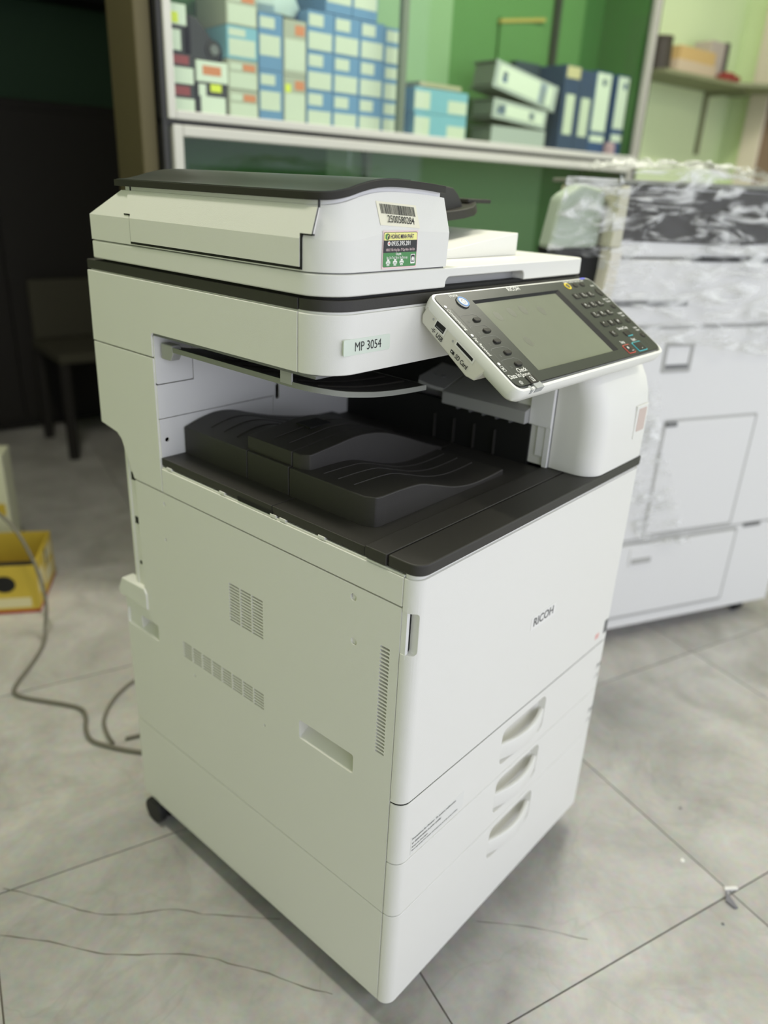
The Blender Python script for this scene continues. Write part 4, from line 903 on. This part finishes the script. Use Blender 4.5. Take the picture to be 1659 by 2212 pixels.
def end_film(u, v): return (-.160+.03*v+.175*u, -.0+.006*u, 1.0+.158*v), (-.3, -1, 0)
def tail_film(u, v):
    z = .72-.46*v; x = .02+.11*v*1.6+u*(.17-.02*v)+.06*v*v; return (x, -.014-.012*math.sin(3*u+4*v), z), (0, -1, 0)
for nm_, fn, a, b, am, sd in (('film_wrap', side_film, 60, 30, .006, 1), ('film_wrap', top_film, 40, 20, .008, 2), ('film_wrap', end_film, 14, 16, .006, 3), ('film_tail', tail_film, 14, 34, .007, 4)):
    c2(nm_, film_grid(fn, a, b, am, sd), FILM, ang=180, label='crinkled clear plastic film')

# ================================================================ left side of the floor
XA = math.atan2(.8, .6)
yb = thing('yellow_carton', 'open yellow printed carton with red bottom edge on the floor at the left', 'box', (.214, 1.512, 0), XA)
YM = mat('carton_yellow', (206, 178, 62), .55, vary=.12, vscale=14); YW = mat('carton_print_white', (222, 212, 168), .55); YR = mat('carton_edge_red', (168, 58, 42), .55)
BW_, BD_, BH_ = .235, .32, .150          # local x runs along the right face, local y to the left
for nm_, b in (('right_wall', (0, BW_, 0, .004)), ('front_wall', (0, .004, .004, BD_)), ('left_wall', (0, BW_, BD_, BD_+.004)), ('rear_wall', (BW_-.004, BW_, .004, BD_))):
    fin(nm_, MB().box(b[0], b[1], b[2], b[3], .004, BH_), YM, parent=yb)
fin('box_floor', MB().box(0, BW_, 0, BD_+.004, 0, .004), YR, parent=yb)
fin('red_edge', MB().box(-.0006, BW_+.0006, -.0006, BD_+.0046, .001, .011), YR, parent=yb)
for a, b, c_, d_ in ((.02, .09, .05, .11), (.11, .20, .03, .075), (.12, .215, .09, .13)): fin('printed_patch', MB().box(a, b, -.0008, .001, c_, d_), YW, parent=yb)
for a, b, c_, d_ in ((.02, .14, .02, .05), (.16, .30, .10, .14)): fin('printed_patch', MB().box(-.0008, .001, a, b, c_, d_), YW, parent=yb)
k = MB(); n = 20; k.faces([(-.0012, .085+.030*math.cos(2*math.pi*i/n), .095+.026*math.sin(2*math.pi*i/n)) for i in range(n)], [tuple(range(n))]); fin('hand_hole', k, BLK, parent=yb)
fin('slot_hole', MB().box(.13, .145, -.0012, .001, .085, .135), BLK, parent=yb)
def inbox(x, y, z): return Vector((.214, 1.512, 0)) + Vector((math.cos(XA)*x-math.sin(XA)*y, math.sin(XA)*x+math.cos(XA)*y, z))
o = thing('toner_bottle', 'black toner bottle lying inside the open yellow carton', 'bottle', inbox(.115, .03, .006), XA)
fin('bottle_body', MB().cyl((0, 0, .05), (0, 1, 0), .048, .24, 24), CBK, parent=o, bevel=.004); fin('bottle_cap', MB().cyl((0, .24, .05), (0, 1, 0), .022, .03, 18), DKS, parent=o)
o = thing('white_carton', 'tall white carton with yellow spot standing behind the yellow carton', 'box', inbox(.345, .135, 0), XA)
fin('box_body', MB().box(0, .10, 0, .12, 0, .36), mat('carton_ivory', (216, 216, 186), .6), parent=o, bevel=.003); fin('printed_spot', MB().box(-.001, .001, .01, .05, .16, .20), YM, parent=o)
CORD = mat('cord_grey', (112, 108, 96), .5)
o = fin('power_cord', MB().tube([(.12, 1.70, .36), (.165, 1.52, .30), (.185, 1.44, .20), (.185, 1.40, .10), (.168, 1.385, .03), (.140, 1.345, .005), (.10, 1.30, .005), (.055, 1.259, .005), (.012, 1.222, .005), (-.010, 1.19, .005), (.000, 1.15, .005), (.051, 1.064, .005), (.069, 1.02, .005), (.062, .985, .005), (.040, .945, .005), (.030, .905, .005), (.042, .868, .005), (.082, .796, .005), (.16, .70, .005), (.22, .66, .005)], .0046), CORD)
tag(o, 'grey power cord winding over the floor from the yellow carton to the copier', 'cord')
o = fin('power_cord', MB().tube([(.058, .860, .0055), (.066, .900, .0055), (.085, .945, .0055), (.123, .985, .0055), (.17, 1.015, .0055), (.235, 1.03, .0055), (.32, .98, .0055), (.34, .86, .0055), (.25, .80, .0055), (.135, .835, .0055), (.085, .855, .0055)], .0038), CORD)
tag(o, 'thin grey cord looped on the floor behind the copier', 'cord')
# bits of litter on the tiles at the right
o = thing('paper_scrap', 'torn grey and white paper scrap on the tile joint at the right', 'paper', (.628, -.300, 0), R(-20))
fin('grey_fold', MB().prism([(-.022, -.010), (-.004, .004), (-.010, -.016), (-.014, -.030), (-.020, -.028)], 'z', 0, .004), mat('scrap_grey', (120, 118, 124), .6), parent=o)
fin('white_strip', MB().prism([(-.004, .006), (.020, -.004), (.022, .002), (.0, .012)], 'z', .001, .0045), mat('scrap_white', (226, 224, 220), .6), parent=o)
for nm_, lb, x, y, r, m in (('paper_crumb', 'small white paper crumb on the tile in front of the drawers', .642, -.206, .0045, STW), ('dirt_speck', 'dark speck on the tile right of the copier drawers', .775, -.150, .0035, GREYD), ('dirt_speck', 'dark speck on the tile nearest the lower right corner', .553, -.315, .003, GREYD)):
    o = fin(nm_, MB().cyl((0, 0, 0), (0, 0, 1), r, .002, 9, r*.6), m, loc=(x, y, 0)); tag(o, lb, 'litter')

# ================================================================ dim room behind, at the left
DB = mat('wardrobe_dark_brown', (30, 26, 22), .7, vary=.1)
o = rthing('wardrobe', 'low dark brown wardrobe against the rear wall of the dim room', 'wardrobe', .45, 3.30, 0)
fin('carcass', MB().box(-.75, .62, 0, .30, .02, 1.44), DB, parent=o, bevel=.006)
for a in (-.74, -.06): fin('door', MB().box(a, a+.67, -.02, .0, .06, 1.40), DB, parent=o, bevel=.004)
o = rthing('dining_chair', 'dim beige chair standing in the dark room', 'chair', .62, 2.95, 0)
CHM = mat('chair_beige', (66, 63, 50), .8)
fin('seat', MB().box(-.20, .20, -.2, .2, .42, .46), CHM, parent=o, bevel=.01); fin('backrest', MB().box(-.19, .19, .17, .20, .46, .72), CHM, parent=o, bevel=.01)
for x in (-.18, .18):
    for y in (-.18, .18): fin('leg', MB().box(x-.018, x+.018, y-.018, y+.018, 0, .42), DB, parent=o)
